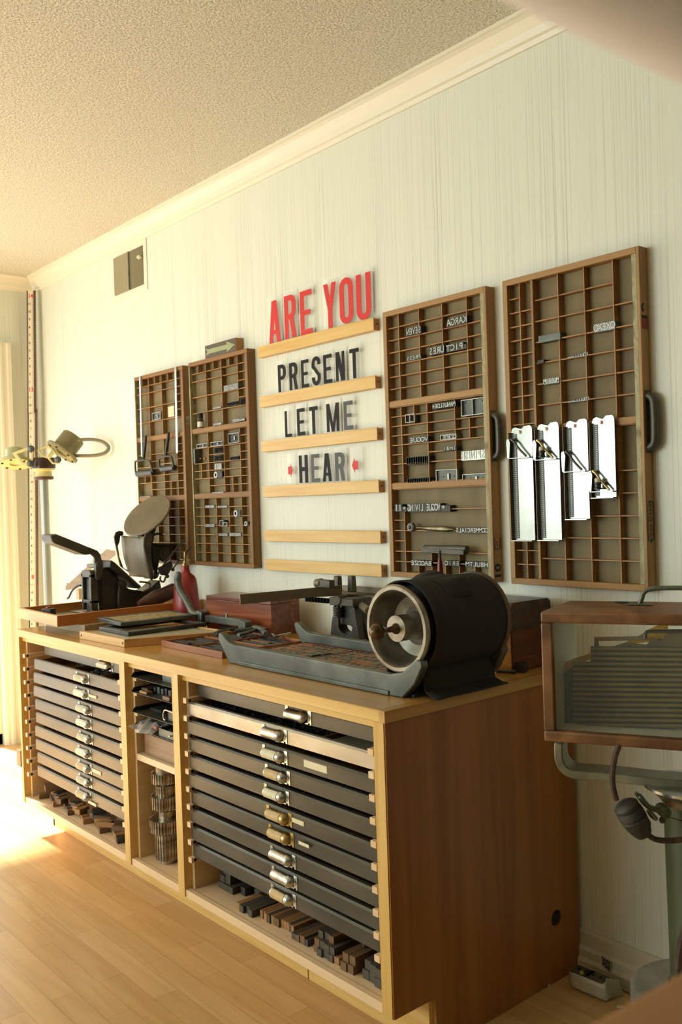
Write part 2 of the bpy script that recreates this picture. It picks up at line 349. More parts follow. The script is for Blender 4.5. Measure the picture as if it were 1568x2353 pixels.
# slab top: veneer surface between solid edge bands
MB().box(CX0-.006, CX1+.004, CY-.002, -.02, CT-.027, CT-.0006).build('top_slab', M['oak_x'], cab, .0015)
MB().box(CX0-.005, CX1-.016, CY+.001, -.02, CT-.0012, CT).build('worktop_veneer', M['top'], cab)
MB().box(CX1-.016, CX1+.0045, CY-.0025, -.02, CT-.027, CT).build('end_edge_band', M['oak_y'], cab, .0015)
# posts
for x, nm in ((1.184, 0), (1.508, 1)):
    MB().box(x, x+.035, CY, -.600, zb, CT-.027).build('post', M['oak_z'], cab, .001)
# inner plywood carcasses: three bays
for i, (xa, xb) in enumerate(((.360, 1.184), (1.219, 1.508), (1.543, CX1-.036))):
    c = MB(); ya, yb = -.664, -.022
    for q in (xa, xb-.012): MB().box(q, q+.012, -.655, yb, zb, CT-.027).build('bay_liner', M['maple'], cab)
    MB().box(xa, xb, -.662, -.02, zb+.002, zb+.018).build('bay_floor', M['maple_x'], cab)
    MB().box(xa, xb, -.668, -.640, CT-.045, CT-.027).build('apron', M['oak_x'], cab)
MB().box(CX0+.015, CX1-.036, -.026, -.020, zb, CT-.027).build('back_board', M['maple_x'], cab)
MB().box(CX0, CX1-.036, CY+.004, CY+.020, zb-.002, zb+.020).build('bottom_rail', M['maple_x'], cab, .001)
for xa, xb in ((CX0, 1.953), (1.957, CX1-.010)):
    MB().box(xa, xb, ky-.0, ky+.018, 0, zb+.01).build('kickboard', M['rail'], cab, .001)
# row of pin holes in the plywood at each bay wall
for z in [.20+.0365*i for i in range(7)]: MB().cyl((1.2305, -.50, z), (1.2325, -.50, z), .0035, 10).build('pin_hole', M['hole'], cab)
MB().cyl((CX1-.0041, hole_c[0], hole_c[1]), (CX1-.0035, hole_c[0], hole_c[1]), hr-.001, 24).build('cable_hole_shade', M['hole'], cab)  # dark disc added behind the cut hole to stand for its inner shade
# runners
PZ = [.680-.0502*i for i in range(10)]
for bay, (xa, xb) in enumerate(((.372, 1.172), (1.555, 2.3536))):
    for i, z in enumerate(PZ):
        for xx, s_ in ((xa, 1), (xb, -1)):
            x_0, x_1 = (xx, xx+.018) if s_ > 0 else (xx-.018, xx)
            r_ = MB().box(x_0, x_1, -.674, -.05, z-.006, z+.009).build('runner', M['maple_x'], cab, .0008)
            if s_ > 0:
                MB().cyl((x_1, -.662, z+.0015), (x_1+.0006, -.662, z+.0015), .0045, 12).build('screw_hole', M['hole'], r_)
# drawers
def pull(parent, x, y, z, m, card=None, w_=.078):
    h = .034; pb = MB()
    pb.box(x-w_/2-.012, x-w_/2-.001, y-.0015, y, z-h/2, z+h/2).box(x+w_/2+.001, x+w_/2+.014, y-.0015, y, z-h/2, z+h/2)
    pb.box(x-w_/2-.008, x+w_/2+.008, y-.0015, y, z-h/2, z-h/2+.004)
    # hooded barrel, open underneath like a bin pull
    K = 9; vs = []; fs = []
    for side, xx in ((0, x-w_/2), (1, x+w_/2-.016)):
        for k in range(K):
            a = math.pi*(-.40+.9*k/(K-1)); vs.append((xx, y-.0165*math.cos(a)-.001, z-.002+.0145*math.sin(a)))
    for k in range(K-1): fs.append((k, k+1, K+k+1, K+k))
    # inner skin
    vs2 = [(a, y-(y-b_-.001)*.9-.001, z-.002+(c_-z+.002)*.9) for a, b_, c_ in vs]
    pb.add(vs+vs2, fs+[tuple(i+2*K for i in reversed(f)) for f in fs]+[(0, K, 3*K, 2*K), (K-1, 3*K-1, 4*K-1, 2*K-1)])
    # rounded finger cup at the right end
    vs = []; fs = []; N = 7
    for j in range(N):
        t = j/(N-1)*math.pi/2; xx = x+w_/2-.016+.018*math.sin(t); sc = max(math.cos(t), .05)
        for k in range(K):
            a = math.pi*(-.40+.9*k/(K-1)); vs.append((xx, y-.0185*math.cos(a)*sc-.001, z-.002+.0165*math.sin(a)*sc))
    for j in range(N-1):
        for k in range(K-1): fs.append((j*K+k, j*K+k+1, (j+1)*K+k+1, (j+1)*K+k))
    pb.add(vs, fs)
    pb.add([(x+w_/2+.007+.0035*math.cos(t), y-.003, z+.0035*math.sin(t)) for t in [i*math.pi/4 for i in range(8)]], [tuple(range(8))])
    o = pb.build('label_pull', m, parent, smooth=True)
    if card:
        vs = []; fs = []
        for xx in (x-w_/2+.004, x+w_/2-.020):
            for k in range(K): a = math.pi*(-.18+.5*k/(K-1)); vs.append((xx, y-.0172*math.cos(a)-.001, z-.002+.0152*math.sin(a)))
        for k in range(K-1): fs.append((k, k+1, K+k+1, K+k))
        c = MB(); c.add(vs, fs); c.build('label_card', card, parent, smooth=True)
    return o
tan = noisy('faded drawer card', ['b79a64', 'c9ad76'], (60, 60, 60), (.5, .6)); olive = noisy('olive drawer card', ['a09a70', 'b4ae86'], (60, 60, 60), (.35, .5)); pale = noisy('pale drawer card', ['c6bd96', 'd6cfae'], (60, 60, 60), (.3, .5))
def drawer(bay, i, xl, xr, y, zbot, front_m, top_lip, hx, hm, card, comp):
    hgt = .0375
    d = MB()
    # bent sheet front with rolled top lip
    prof = [(y, zbot), (y, zbot+hgt-.005), (y+.004, zbot+hgt), (y+.014, zbot+hgt), (y+.014, zbot+hgt-.003), (y+.006, zbot+hgt-.003), (y+.003, zbot+hgt-.006), (y+.003, zbot)]
    d.slab([(xl, a, b_) for a, b_ in prof], (xr-xl, 0, 0))
    o = d.build('drawer', front_m, cab, smooth=True)
    b = MB()
    b.box(xl+.002, xl+.012, y+.004, y+.42, zbot, zbot+hgt-.004).box(xr-.012, xr-.002, y+.004, y+.42, zbot, zbot+hgt-.004)
    b.box(xl+.002, xr-.002, y+.41, y+.42, zbot, zbot+hgt-.004).box(xl+.002, xr-.002, y+.004, y+.42, zbot, zbot+.004)
    if comp:
        for xx in comp: b.box(xx-.003, xx+.003, y+.012, y+.41, zbot+.004, zbot+hgt-.006)
        b.box(xl+.01, xr-.01, y+.20, y+.205, zbot+.004, zbot+hgt-.006)
    b.build('tray', M['case_redx'], o)
    pull(o, hx, y, zbot+hgt*.47, hm, card)
    return o
rows_r = [(2.038, 'nickel', None), (1.975, 'nickel', None), (1.981, 'nickel', pale), (1.983, 'nickel', tan), (1.978, 'nickel', pale), (1.990, 'brass', tan), (1.988, 'brass', tan), (1.998, 'nickel', None), (2.002, 'nickel', None), (1.990, 'nickel', tan)]
DR = {}
for i, (hx, hm, cdm) in enumerate(rows_r):
    zbot = PZ[i]+.0105 if i == 0 else PZ[i]+.0105-.0005
    y = -.634 if i == 0 else -.664+.003*math.sin(i*2.3)
    m_ = M['steel_bright'] if i == 1 else M['steel_grey']
    DR[1, i] = drawer(1, i, 1.562 if i else 1.575, 2.350, y, zbot, m_, True, hx, M[hm], cdm, (2.13,) if i == 1 else ((1.8, 2.05) if i else None))
rows_l = [.968, .870, .873, .893, .880, .883, .878, .876, .866, .858]
for i, hx in enumerate(rows_l):
    y = -.622 if i == 0 else -.664+.003*math.sin(i*1.7)
    DR[0, i] = drawer(0, i, .450 if i else .455, 1.165, y, PZ[i]+.0100, M['steel_warm'], True, hx, M['nickel'], (pale, olive, pale, olive, pale, olive, pale, tan, olive, tan)[i], (.72, .95) if i == 1 else None)
def strip_label(d, p0, p1, y, m, name='paper_label'):
    a = atY(*p0, y); c = atY(*p1, y)
    MB().box(min(a.x, c.x), max(a.x, c.x), y-.0006, y, min(a.z, c.z), max(a.z, c.z)).build(name, m, d)
def paper_at(d, x, z, w_, h_, y, m=M['paper']):
    MB().box(x-w_/2, x+w_/2, y-.0006, y, z-h_/2, z+h_/2).build('paper_label', m, d)
q = atY(726, 1761, -.665); paper_at(DR[1, 2], q.x, q.z, .086, .017, -.6665)
q = atY(684, 1887, -.665); paper_at(DR[1, 5], q.x, q.z, .055, .011, -.667)
q = atY(700, 1940, -.665); paper_at(DR[1, 6], q.x, q.z, .040, .008, -.667)
q = atY(214, 1600, -.665); paper_at(DR[0, 2], q.x, q.z, .06, .009, -.667)
q = atY(223, 1773, -.665); paper_at(DR[0, 7], q.x, q.z, .07, .012, -.667)
q = atY(213, 1846, -.665); paper_at(DR[0, 9], q.x, q.z, .06, .010, -.667)
# middle bay: fixed shelf, sheet-metal galley shelves on cleats
MB().box(1.231, 1.496, -.655, -.03, .446, .466).build('shelf', M['maple_x'], cab, .001)
for z in (.706, .660, .598, .548):
    MB().box(1.231, 1.252, -.66, -.10, z-.012, z-.001).box(1.475, 1.496, -.66, -.10, z-.012, z-.001).build('cleat', M['maple_x'], cab, .001)
# ================================================================ type cases hung on the wall
CD = .037
def type_case(px, pz, label, cells, red, front='right', w_=.417, h_=.82, rails=(), mirror=False):
    """cells: list of (u0, u1, v0, v1) compartment rectangles as fractions of the inner area, v down"""
    t = thing('type_case', (px+w_/2, 0, pz), label, 'type case', 'wooden type cases hung on the wall')
    mz, mx_ = (M['case_red'], M['case_redx']) if red else (M['case'], M['casex'])
    L_, R_, T_, B_ = .016, .022, .016, .016
    x0, x1, z0, z1 = px, px+w_, pz, pz+h_
    MB().box(x0+.004, x1-.004, -.010, -.004, z0+.004, z1-.004).build('bottom_board', M['caseback'], t)
    xe = x1 if front == 'left' else x1-.009
    MB().box(x0, xe, -CD, 0, z1-T_, z1).build('frame_side', mx_, t, .0015)
    MB().box(x0, xe, -CD, 0, z0, z0+B_).build('frame_side', mx_, t, .0015)
    fl, fr = (M['worn_edge'], mz) if front == 'left' else (mz, M['worn_edge'])
    lw_ = .007 if front == 'left' else L_
    MB().box(x0, x0+lw_, -CD, 0, z0+B_, z1-T_).build('frame_rail', fl, t, .001)
    if front == 'left': MB().box(x1-.018, x1, -CD, 0, z0+B_, z1-T_).build('frame_rail', fr, t, .001); ix1 = x1-.018
    else:
        MB().box(x1-.022, x1-.009, -CD+.001, 0, z0+B_, z1-T_).build('frame_rail', M['worn_edge'], t, .001)
        MB().box(x1-.009, x1, -CD, 0, z0, z1).build('drawer_front', mz, t, .0015); ix1 = x1-.022
    ix0 = x0+lw_; iz0, iz1 = z0+B_, z1-T_
    W = ix1-ix0; Hh = iz1-iz0
    X = lambda u: ix0+u*W
    Z = lambda v: iz1-v*Hh
    g = MB(); e = .0015; lines = {}
    for (u0, u1, v0, v1) in cells:
        for kind, a, b0, b1 in (('v', u0, v0, v1), ('v', u1, v0, v1), ('h', v0, u0, u1), ('h', v1, u0, u1)):
            if .001 < a < .999: lines.setdefault((kind, round(a, 4)), []).append((b0, b1))
    for (kind, a), seg in lines.items():
        seg.sort(); un = [list(seg[0])]
        for b0, b1 in seg[1:]:
            if b0 <= un[-1][1]+1e-4: un[-1][1] = max(un[-1][1], b1)
            else: un.append([b0, b1])
        for b0, b1 in un:
            if kind == 'v': g.box(X(a)-e, X(a)+e, -CD+.006, -.010, Z(b1), Z(b0))
            else: g.box(X(b0), X(b1), -CD+.0075, -.010, Z(a)-e, Z(a)+e)
    g.build('dividers', M['div_red'] if red else M['div'], t)
    for v, u0, u1 in rails:
        MB().box(X(u0), X(u1), -CD+.002, -.010, Z(v)-.0085, Z(v)+.0085).build('cross_rail', mx_, t, .001)
    t['cat_'] = 0; del t['cat_']
    return t, X, Z
def grid(us, vs, skip=()):
    return [(us[i], us[i+1], vs[j], vs[j+1]) for i in range(len(us)-1) for j in range(len(vs)-1) if (i, j) not in skip]
def lin(a, b, n): return [a+(b-a)*i/n for i in range(n+1)]
# --- layout of the two left-hand cases
def cells_left():
    c = []; U = lin(0, 1, 7); r = .0115
    A = lin(0, 1/3-r, 8); B = lin(1/3+r, 2/3-r, 8); C_ = lin(2/3+r, 1, 7)
    c += grid(U, A[:2])
    for (a, b, rows) in ((0, 2, (1, 2, 4, 6, 8)), (2, 4, (1, 2, 4, 6, 8)), (4, 6, (1, 2, 4, 6)), (6, 7, (1, 2, 3, 4, 5, 6))):
        c += grid([U[a], U[b]], [A[k] for k in rows])
    c.append((U[4], U[7], A[6], A[8]))
    c += grid([U[0], U[2]], [B[k] for k in (0, 2, 4)])+grid([U[0], U[1], U[2]], B[4:7])+grid([U[0], U[2]], [B[6], B[8]])
    c += grid([U[2], U[4]], [B[k] for k in (0, 2, 3, 4, 5, 6, 7, 8)])
    c += grid([U[4], U[6]], [B[k] for k in (0, 2, 4, 5, 6)])+grid([U[4], U[5], U[6]], B[6:9])
    c += grid([U[6], U[7]], B)
    c += grid([0, .17, .40, .63, .85, 1], C_)
    return c
def cells_three():
    c = []; r = .012; R1 = .345; R2 = .665
    A = lin(0, R1-r, 7); B = lin(R1+r, R2-r, 8); C_ = lin(R2+r, 1, 8)
    c += grid([0, .125, .355, .605, .855, 1], A)
    c += grid([0, .125], B)
    c += grid([.125, .27, .415], B[:3])+grid([.125, .415], [B[k] for k in (2, 3, 4, 6, 8)])
    c += grid([.415, .705], [B[k] for k in (0, 1, 2, 3, 4, 5, 6, 8)])
    c += [(.705, 1, B[0], B[2])]+grid([.705, .85, 1], B[2:5])+grid([.705, 1], [B[k] for k in (4, 6, 8)])
    c += [(0, 1, C_[0], C_[2])]+grid([0, .125], C_[2:])+[(.125, 1, C_[2], C_[4]), (.125, 1, C_[4], C_[6])]
    c += grid([.125, .415, .705, 1], C_[6:8])+grid([.125, .27, .415, .56, .705, .86, 1], C_[7:])
    return c, R1, R2
def cells_four():
    c = []; r = .011; a = .098; b = .213; U = [b+.006, .425, .635, .855, 1]
    c += grid([0, a], lin(0, 1, 21))
    V = lin(0, 1, 21); c += [(a, b-.006, V[0], V[2])]+grid([a, b-.006], V[2:])
    A = lin(0, .5-r, 7); B = lin(.5+r, 1, 7)
    c += grid(U[:4], A)+grid(U[:4], B)
    for Q in (A, B): c += [(U[3], U[4], Q[0], Q[2])]+grid(U[3:], Q[2:])
    return c
cl = cells_left(); c3, R1, R2 = cells_three(); c4 = cells_four()
case1, X_1, Z_1 = type_case(.1295, .9895, 'reddish type case hung with two ink rollers and two narrow steel rulers', cl, True, 'left', rails=((1/3, 0, 1), (2/3, 0, 1)))
case2, X_2, Z_2 = type_case(.5948, .9905, 'reddish type case with the arrow block standing on its top edge', cl, True, 'left', rails=((1/3, 0, 1), (2/3, 0, 1)))
case3, X_3, Z_3 = type_case(1.7511, .9906, 'brown type case just right of the letter rails, holding metal type words', c3, False, 'right', rails=((R1, 0, 1), (R2, 0, 1)))
case4, X_4, Z_4 = type_case(2.2266, .9908, 'rightmost brown type case with four shiny steel rules hung across its middle', c4, False, 'right', w_=.4144, rails=((.5, .213, 1),))
# upright thick divider of the rightmost case
x_ = X_4(.213); MB().box(x_-.004, x_+.004, -CD+.002, -.010, 1.007, 1.795).build('upright_rail', M['case'], case4, .001)
# handles and label holders on the drawer fronts of cases 3 and 4
def side_pull(t, xw, zc, ln):
    y = -.020; m = MB()
    m.tube(bez([(xw, y, zc-ln/2), (xw+.014, y, zc-ln/2+.008), (xw+.018, y, zc-ln/4), (xw+.018, y, zc+ln/4), (xw+.014, y, zc+ln/2-.008), (xw, y, zc+ln/2)], 4), .0105, 10)
    m.box(xw, xw+.002, y-.010, y+.010, zc-ln/2-.012, zc+ln/2+.012)
    m.build('drawer_pull', M['iron'], t, smooth=True)
side_pull(case3, 1.7511+.417, atY(1140, 1000, 0).z-.004, .118)
side_pull(case4, 2.2266+.4144, atY(1496, 966, 0).z-.004, .125)
def holder(t, xw, z0, z1, y=-.020, m=M['cardboard']):
    MB().box(xw, xw+.0015, y-.013, y-.009, z0, z1).box(xw, xw+.0015, y+.009, y+.013, z0, z1).box(xw, xw+.0015, y-.013, y+.013, z0-.003, z0).build('label_holder', M['iron'], t)
    MB().box(xw, xw+.0010, y-.008, y+.008, z0, z0+(z1-z0)*.9).build('label_card', m, t)
kraft = noisy('kraft label', ['a87440', 'b98550'], (30, 30, 30), (.6, .7))
holder(case3, 1.7511+.417, 1.085, 1.115, m=kraft)
holder(case4, 2.2266+.4144, 1.115, 1.205, m=kraft)
# ---- lettering helper: flat text as real mesh
def text_mesh(s, size, ext=.0004, xs=1.0, off=0.0):
    cu = bpy.data.curves.new('t', 'FONT'); cu.body = s; cu.size = size; cu.extrude = ext; cu.offset = off; cu.align_x = 'CENTER'; cu.align_y = 'CENTER'
    ob = bpy.data.objects.new('t', cu); S.collection.objects.link(ob); dg = bpy.context.evaluated_depsgraph_get()
    me = bpy.data.meshes.new_from_object(ob.evaluated_get(dg)); bpy.data.objects.remove(ob); bpy.data.curves.remove(cu)
    vs = [(v.co.x*xs, v.co.y, v.co.z) for v in me.vertices]; fs = [tuple(p.vertices) for p in me.polygons]; bpy.data.meshes.remove(me)
    return vs, fs
def put_text(mb, s, size, c, ux, uy, ext=.0004, xs=1.0, off=0.0):
    ux = Vector(ux); uy = Vector(uy); uz = ux.cross(uy); vs, fs = text_mesh(s, size, ext, xs, off)
    mb.add([Vector(c)+ux*a+uy*b+uz*d for a, b, d in vs], fs); return mb
put_text(MB(), 'WOOD SCREWS', .0135, (2.2266+.4144+.0013, -.020, 1.157), (0, 0, 1), (0, -1, 0)).build('lettering', M['black'], case4)
put_text(MB(), 'PIT', .011, (1.7511+.417+.0013, -.020, 1.099), (0, 0, 1), (0, -1, 0)).build('lettering', M['black'], case3)
put_text(MB(), '10', .034, (1.7511+.417+.0004, -.020, 1.020), (0, 0, 1), (0, -1, 0), .0002, 1.3, .001).build('number', M['black'], case3)
put_text(MB(), '19', .034, (2.2266+.4144+.0004, -.020, 1.655), (0, 0, 1), (0, -1, 0), .0002, 1.3, .001).build('number', M['black'], case4)
MB().box(2.641, 2.6413, -.034, -.006, 1.615, 1.640).build('red_stain', mat('red stain', '7c2a1c', .6), case4)
MB().box(.5465, .5478, -.026, -.012, 1.565, 1.60).cyl((.547, -.018, 1.592), (.5495, -.018, 1.592), .003, 10).build('hook_plate', M['worn_edge'], case1)

# ================================================================ letter rails and letters
RX, RW, RD = 1.0641, .6325, .0242
r_px = [(597, 795, 727), (598, 913, 858), (602, 1014, 980), (603, 1119, 1100), (605, 1219, 1219), (605, 1285.5, 1296)]
RZ = []
for i, (a, zl, zr) in enumerate(r_px):
    z = (atY(a, zl, -RD).z+atY(870+2*i, zr, -RD).z)/2; RZ.append(z)
names_ = ('topmost', 'second from the top', 'third from the top', 'fourth from the top', 'fifth from the top', 'lowest')
extra = ('under the red letters ARE YOU', 'under the word PRESENT', 'under the words LET ME', 'under the word HEAR', 'empty, second lowest', 'empty, just above the benchtop')
RR = []
for i, z in enumerate(RZ):
    t = thing('letter_rail', (RX+RW/2, 0, z-.0407), 'golden oak letter rail, %s, %s' % (names_[i], extra[i]), 'rail', 'oak letter rails on the wall')
    MB().box(RX, RX+RW-.001, -RD, -RD+.008, z-.0407, z).box(RX, RX+RW-.001, -RD+.008, 0, z-.0407, z-.012).build('rail', M['rail'], t, .0012)
    MB().box(RX+RW-.001, RX+RW, -RD, 0, z-.0407, z-.004).build('end_face', M['rail_end'], t)
    MB().cyl((RX+RW, -.012, z-.02), (RX+RW+.0012, -.012, z-.02), .0028, 12).build('screw', M['iron'], t)
    RR.append(t)
# condensed gothic letters from strokes on a 0..1 box
def arc(cx, cy, rx, ry, a0, a1, n=10):
    return [(cx+rx*math.cos(math.radians(a0+(a1-a0)*i/n)), cy+ry*math.sin(math.radians(a0+(a1-a0)*i/n))) for i in range(n+1)]
def strokes(ch, W, Hh, s):
    """polygons (convex pieces) of a letter W wide, Hh high, stroke s"""
    P = []; h = s*.82
    def bar(x0, x1, y0, y1): P.append([(x0, y0), (x1, y0), (x1, y1), (x0, y1)])
    def ring(cx, cy, rx, ry, a0, a1, sx=s, sy=h, n=12):
        o = arc(cx, cy, rx, ry, a0, a1, n); i_ = arc(cx, cy, rx-sx, ry-sy, a0, a1, n)
        for k in range(n): P.append([o[k], o[k+1], i_[k+1], i_[k]])
    def dia(xb, yb, xt, yt, ww=s): P.append([(xb-ww/2, yb), (xb+ww/2, yb), (xt+ww/2, yt), (xt-ww/2, yt)])
    if ch in 'EFL':
        bar(0, s, 0, Hh); bar(s, W, 0, h)
        if ch == 'E': bar(s, W, Hh-h, Hh); bar(s, W*.86, Hh*.5-h*.45, Hh*.5+h*.45)
    elif ch == 'H': bar(0, s, 0, Hh); bar(W-s, W, 0, Hh); bar(s, W-s, Hh*.5-h/2, Hh*.5+h/2)
    elif ch == 'T': bar(W/2-s/2, W/2+s/2, 0, Hh-h); bar(0, W, Hh-h, Hh)
    elif ch == 'N': bar(0, s*.85, 0, Hh); bar(W-s*.85, W, 0, Hh); P.append([(W-s*.85-s*.35, 0), (W-s*.0, 0), (s*.85+s*.35, Hh), (0, Hh)])
    elif ch == 'M':
        bar(0, s*.85, 0, Hh); bar(W-s*.85, W, 0, Hh); dia(W/2, 0, s*.55, Hh, s*.8); dia(W/2, 0, W-s*.55, Hh, s*.8)
    elif ch == 'A':
        dia(s*.48, 0, W/2-s*.12, Hh, s*.95); dia(W-s*.48, 0, W/2+s*.12, Hh, s*.95); bar(s*.9, W-s*.9, Hh*.20, Hh*.20+h*.8)
    elif ch == 'Y':
        bar(W/2-s/2, W/2+s/2, 0, Hh*.45); P.append([(W/2-s/2, Hh*.40), (W/2+s*.35, Hh*.40), (s, Hh), (0, Hh)]); P.append([(W/2-s*.35, Hh*.40), (W/2+s/2, Hh*.40), (W, Hh), (W-s, Hh)])
    elif ch == 'U': bar(0, s, W/2, Hh); bar(W-s, W, W/2, Hh); ring(W/2, W*.5, W/2, W*.5, 180, 360)
    elif ch == 'O': bar(0, s, W/2, Hh-W/2); bar(W-s, W, W/2, Hh-W/2); ring(W/2, W/2, W/2, W/2, 180, 360); ring(W/2, Hh-W/2, W/2, W/2, 0, 180)
    elif ch in 'PR':
        bar(0, s, 0, Hh); lo = Hh*.44; R = (Hh-lo)/2; rr = min(W-s*1.0, R)
        rx = W*.5; cx = W-rx
        bar(s, cx, Hh-h, Hh); bar(s, cx, lo, lo+h); ring(cx, Hh-rx, rx, rx, 0, 90); ring(cx, lo+rx, rx, rx, 270, 360); bar(W-s, W, lo+rx, Hh-rx)
        if ch == 'R': dia(W-s*.5, 0, W*.60, lo+h*.5, s)
    elif ch == 'S':
        rx = W/2; m_ = Hh*.5
        ring(rx, Hh-rx, rx, rx, 0, 180); ring(rx, rx, rx, rx, 180, 360)
        bar(0, s, Hh-rx-Hh*.10, Hh-rx); bar(W-s, W, rx, rx+Hh*.10); bar(W-s, W, Hh-rx-Hh*.05, Hh-rx); bar(0, s, rx, rx+Hh*.05)
        P.append([(W-s, rx+Hh*.10), (W, rx+Hh*.10), (s, Hh-rx-Hh*.10), (0, Hh-rx-Hh*.10)])
        P.append([(W-s, rx+Hh*.08), (W, rx+Hh*.08), (W, rx+Hh*.13), (W*.5, m_+Hh*.05), (W*.3, m_)]); P.append([(s, Hh-rx-Hh*.08), (0, Hh-rx-Hh*.08), (0, Hh-rx-Hh*.13), (W*.5, m_-Hh*.05), (W*.7, m_)])
    elif ch == '>': bar(0, W*.55, Hh*.22, Hh*.78); P.append([(W*.5, 0), (W, Hh*.5), (W*.5, Hh)])
    elif ch == '<': bar(W*.45, W, Hh*.22, Hh*.78); P.append([(W*.5, 0), (W*.5, Hh), (0, Hh*.5)])
    return P
crop3 = lambda x, y: (580+x/3.18, 600+y/3.18)
def letter(ch, x0c, x1c, topc, botc, rail, m, label, group, cw=None):
    y = -.0138
    a = atY(*crop3(x0c, (topc+botc)/2), y); b = atY(*crop3(x1c, (topc+botc)/2), y); tz = atY(*crop3((x0c+x1c)/2, topc), y).z
    bz = atY(*crop3((x0c+x1c)/2, botc), y).z
    zr = RZ[rail]-.010
    if ch not in '<>': bz = min(bz, RZ[rail]+.004)
    W = b.x-a.x; Hh = tz-bz
    t = thing('letter_card', (a.x+W/2, y, zr), label, 'letter', group)
    pad = .010 if cw is None else cw
    pt = .016 if ch not in '<>' else .034
    MB().box(a.x-pad*.5, b.x+pad, y+.0004, y+.0016, zr, tz+pt).build('clear_card', M['card'], t)
    lb = MB(); s = W*.345 if ch not in 'M' else W*.26
    for i_, p in enumerate(strokes(ch, W, Hh, s)): lb.slab([(a.x+u, y+.0003-i_*2e-5, bz+v_) for u, v_ in p], (0, -.0006, 0))
    lb.build('printed_letter' if ch not in '<>' else 'printed_arrow', m, t)
    return t
rows = [('ARE YOU', 0, 'red', [('A', 120, 205, 287, 597), ('R', 235, 320, 245, 565), ('E', 350, 437, 212, 538), ('Y', 522, 615, 160, 490), ('O', 637, 738, 118, 458), ('U', 760, 868, 88, 432)]),
        ('PRESENT', 1, 'black', [('P', 188, 247, 755, 947), ('R', 270, 332, 740, 935), ('E', 357, 413, 720, 915), ('S', 435, 500, 695, 902), ('E', 520, 582, 681, 885), ('N', 610, 675, 660, 868), ('T', 712, 780, 638, 845)]),
        ('LET ME', 2, 'black', [('L', 238, 288, 1093, 1284), ('E', 327, 385, 1076, 1271), ('T', 417, 480, 1062, 1259), ('M', 543, 635, 1038, 1246), ('E', 668, 735, 1022, 1230)]),
        ('HEAR', 3, 'black', [('H', 342, 407, 1418, 1613), ('E', 430, 492, 1410, 1608), ('A', 513, 580, 1404, 1603), ('R', 605, 677, 1397, 1598)])]
ordn = {('ARE YOU', 2): ' of ARE', ('PRESENT', 2): ', first E of the word', ('PRESENT', 4): ', second E of the word', ('LET ME', 1): ', in LET', ('LET ME', 4): ', in ME'}
for word, rail, colr, ls in rows:
    for k, (ch, a, b, tp, bt) in enumerate(ls):
        m = M['red'] if colr == 'red' else (M['inkgrey'] if (word, k) in (('LET ME', 4), ('HEAR', 1), ('HEAR', 3)) else M['inkblack'])
        letter(ch, a, b, tp, bt, rail, m, '%s letter %s in the row %s%s, on a clear card' % ('large red' if colr == 'red' else ('faded grey' if m is M['inkgrey'] else 'black'), ch, word, ordn.get((word, k), '')), 'letter cards standing on the rails')
letter('>', 262, 297, 1478, 1580, 3, M['red'], 'red arrow pointing right on a clear card, left of HEAR', 'letter cards standing on the rails', .014)
letter('<', 728, 772, 1436, 1548, 3, M['red'], 'red arrow pointing left on a clear card, right of HEAR', 'letter cards standing on the rails', .022)
# arrow block on top of case 2
q0, q1 = atY(472, 822, -.034), atY(540, 777, -.034)
t = thing('arrow_block', ((q0.x+q1.x)/2, -.017, 1.8105), 'small dark wooden block with a pale green arrow, on top of the reddish type case', 'block')
MB().box(q0.x, q1.x+.006, -.034, -.002, 1.8105, 1.862).build('block', kraft, t, .001)
MB().box(q0.x+.001, q1.x+.005, -.0345, -.034, 1.8115, 1.861).build('face', mat('dark printed face', '524838', .5), t)
u0, u1, zc = q0.x+.006, q1.x+.001, 1.836
MB().slab([(u0, -.0352, zc-.014), (u0+.02, -.0352, zc-.009), (u1-.055, -.0352, zc-.009), (u1-.060, -.0352, zc-.021), (u1, -.0352, zc), (u1-.060, -.0352, zc+.021), (u1-.055, -.0352, zc+.009), (u0+.02, -.0352, zc+.009), (u0, -.0352, zc+.014), (u0+.012, -.0352, zc)], (0, .0006, 0)).build('arrow', noisy('pale green ink', ['8f9668', 'a0a678'], (40, 40, 40)), t)
# ================================================================ on the worktop
T = CT
def c2(x, y): return (130+x/4.7515, 1120+y/4.7515)
def c1(x, y): return (20+x/3.136, 1120+y/3.136)
def PX(p, x): return atX(*c2(*p), x)
def sideprism(mb, poly, xn, th, conv=PX):      # outline seen in the plane x = xn, thickness th away from the viewer
    return mb.slab([conv(p, xn) for p in poly], (-th, 0, 0))
def open_tray(name, label, cat, fl, fr, br, z0, h, th, m, m2=None, floor=True, group=None):
    """tray from three ground corners: front-left, front-right, back-right"""
    fl, fr, br = [Vector((p[0], p[1], z0)) for p in (fl, fr, br)]; bl = fl+(br-fr)
    t = thing(name, (fl+br)/2, label, cat, group)
    c = [fl, fr, br, bl]; ctr = (fl+br)/2
    ux = (fr-fl).normalized(); uy = (bl-fl).normalized()
    ins = [fl+(ux+uy)*th, fr+(-ux+uy)*th, br-(ux+uy)*th, bl+(ux-uy)*th]
    for i, nm in enumerate(('front_board', 'side_board', 'back_board', 'side_board')):
        j = (i+1) % 4
        MB().hexa([c[i], c[j], ins[j], ins[i]], [v+Vector((0, 0, h)) for v in (c[i], c[j], ins[j], ins[i])]).build(nm, m if i % 2 == 0 else (m2 or m), t, .0012)
    if floor: MB().hexa(ins, [v+Vector((0, 0, .004)) for v in ins]).build('tray_floor', M['caseback'], t)
    return t, fl, ux, uy, (fr-fl).length, (bl-fl).length
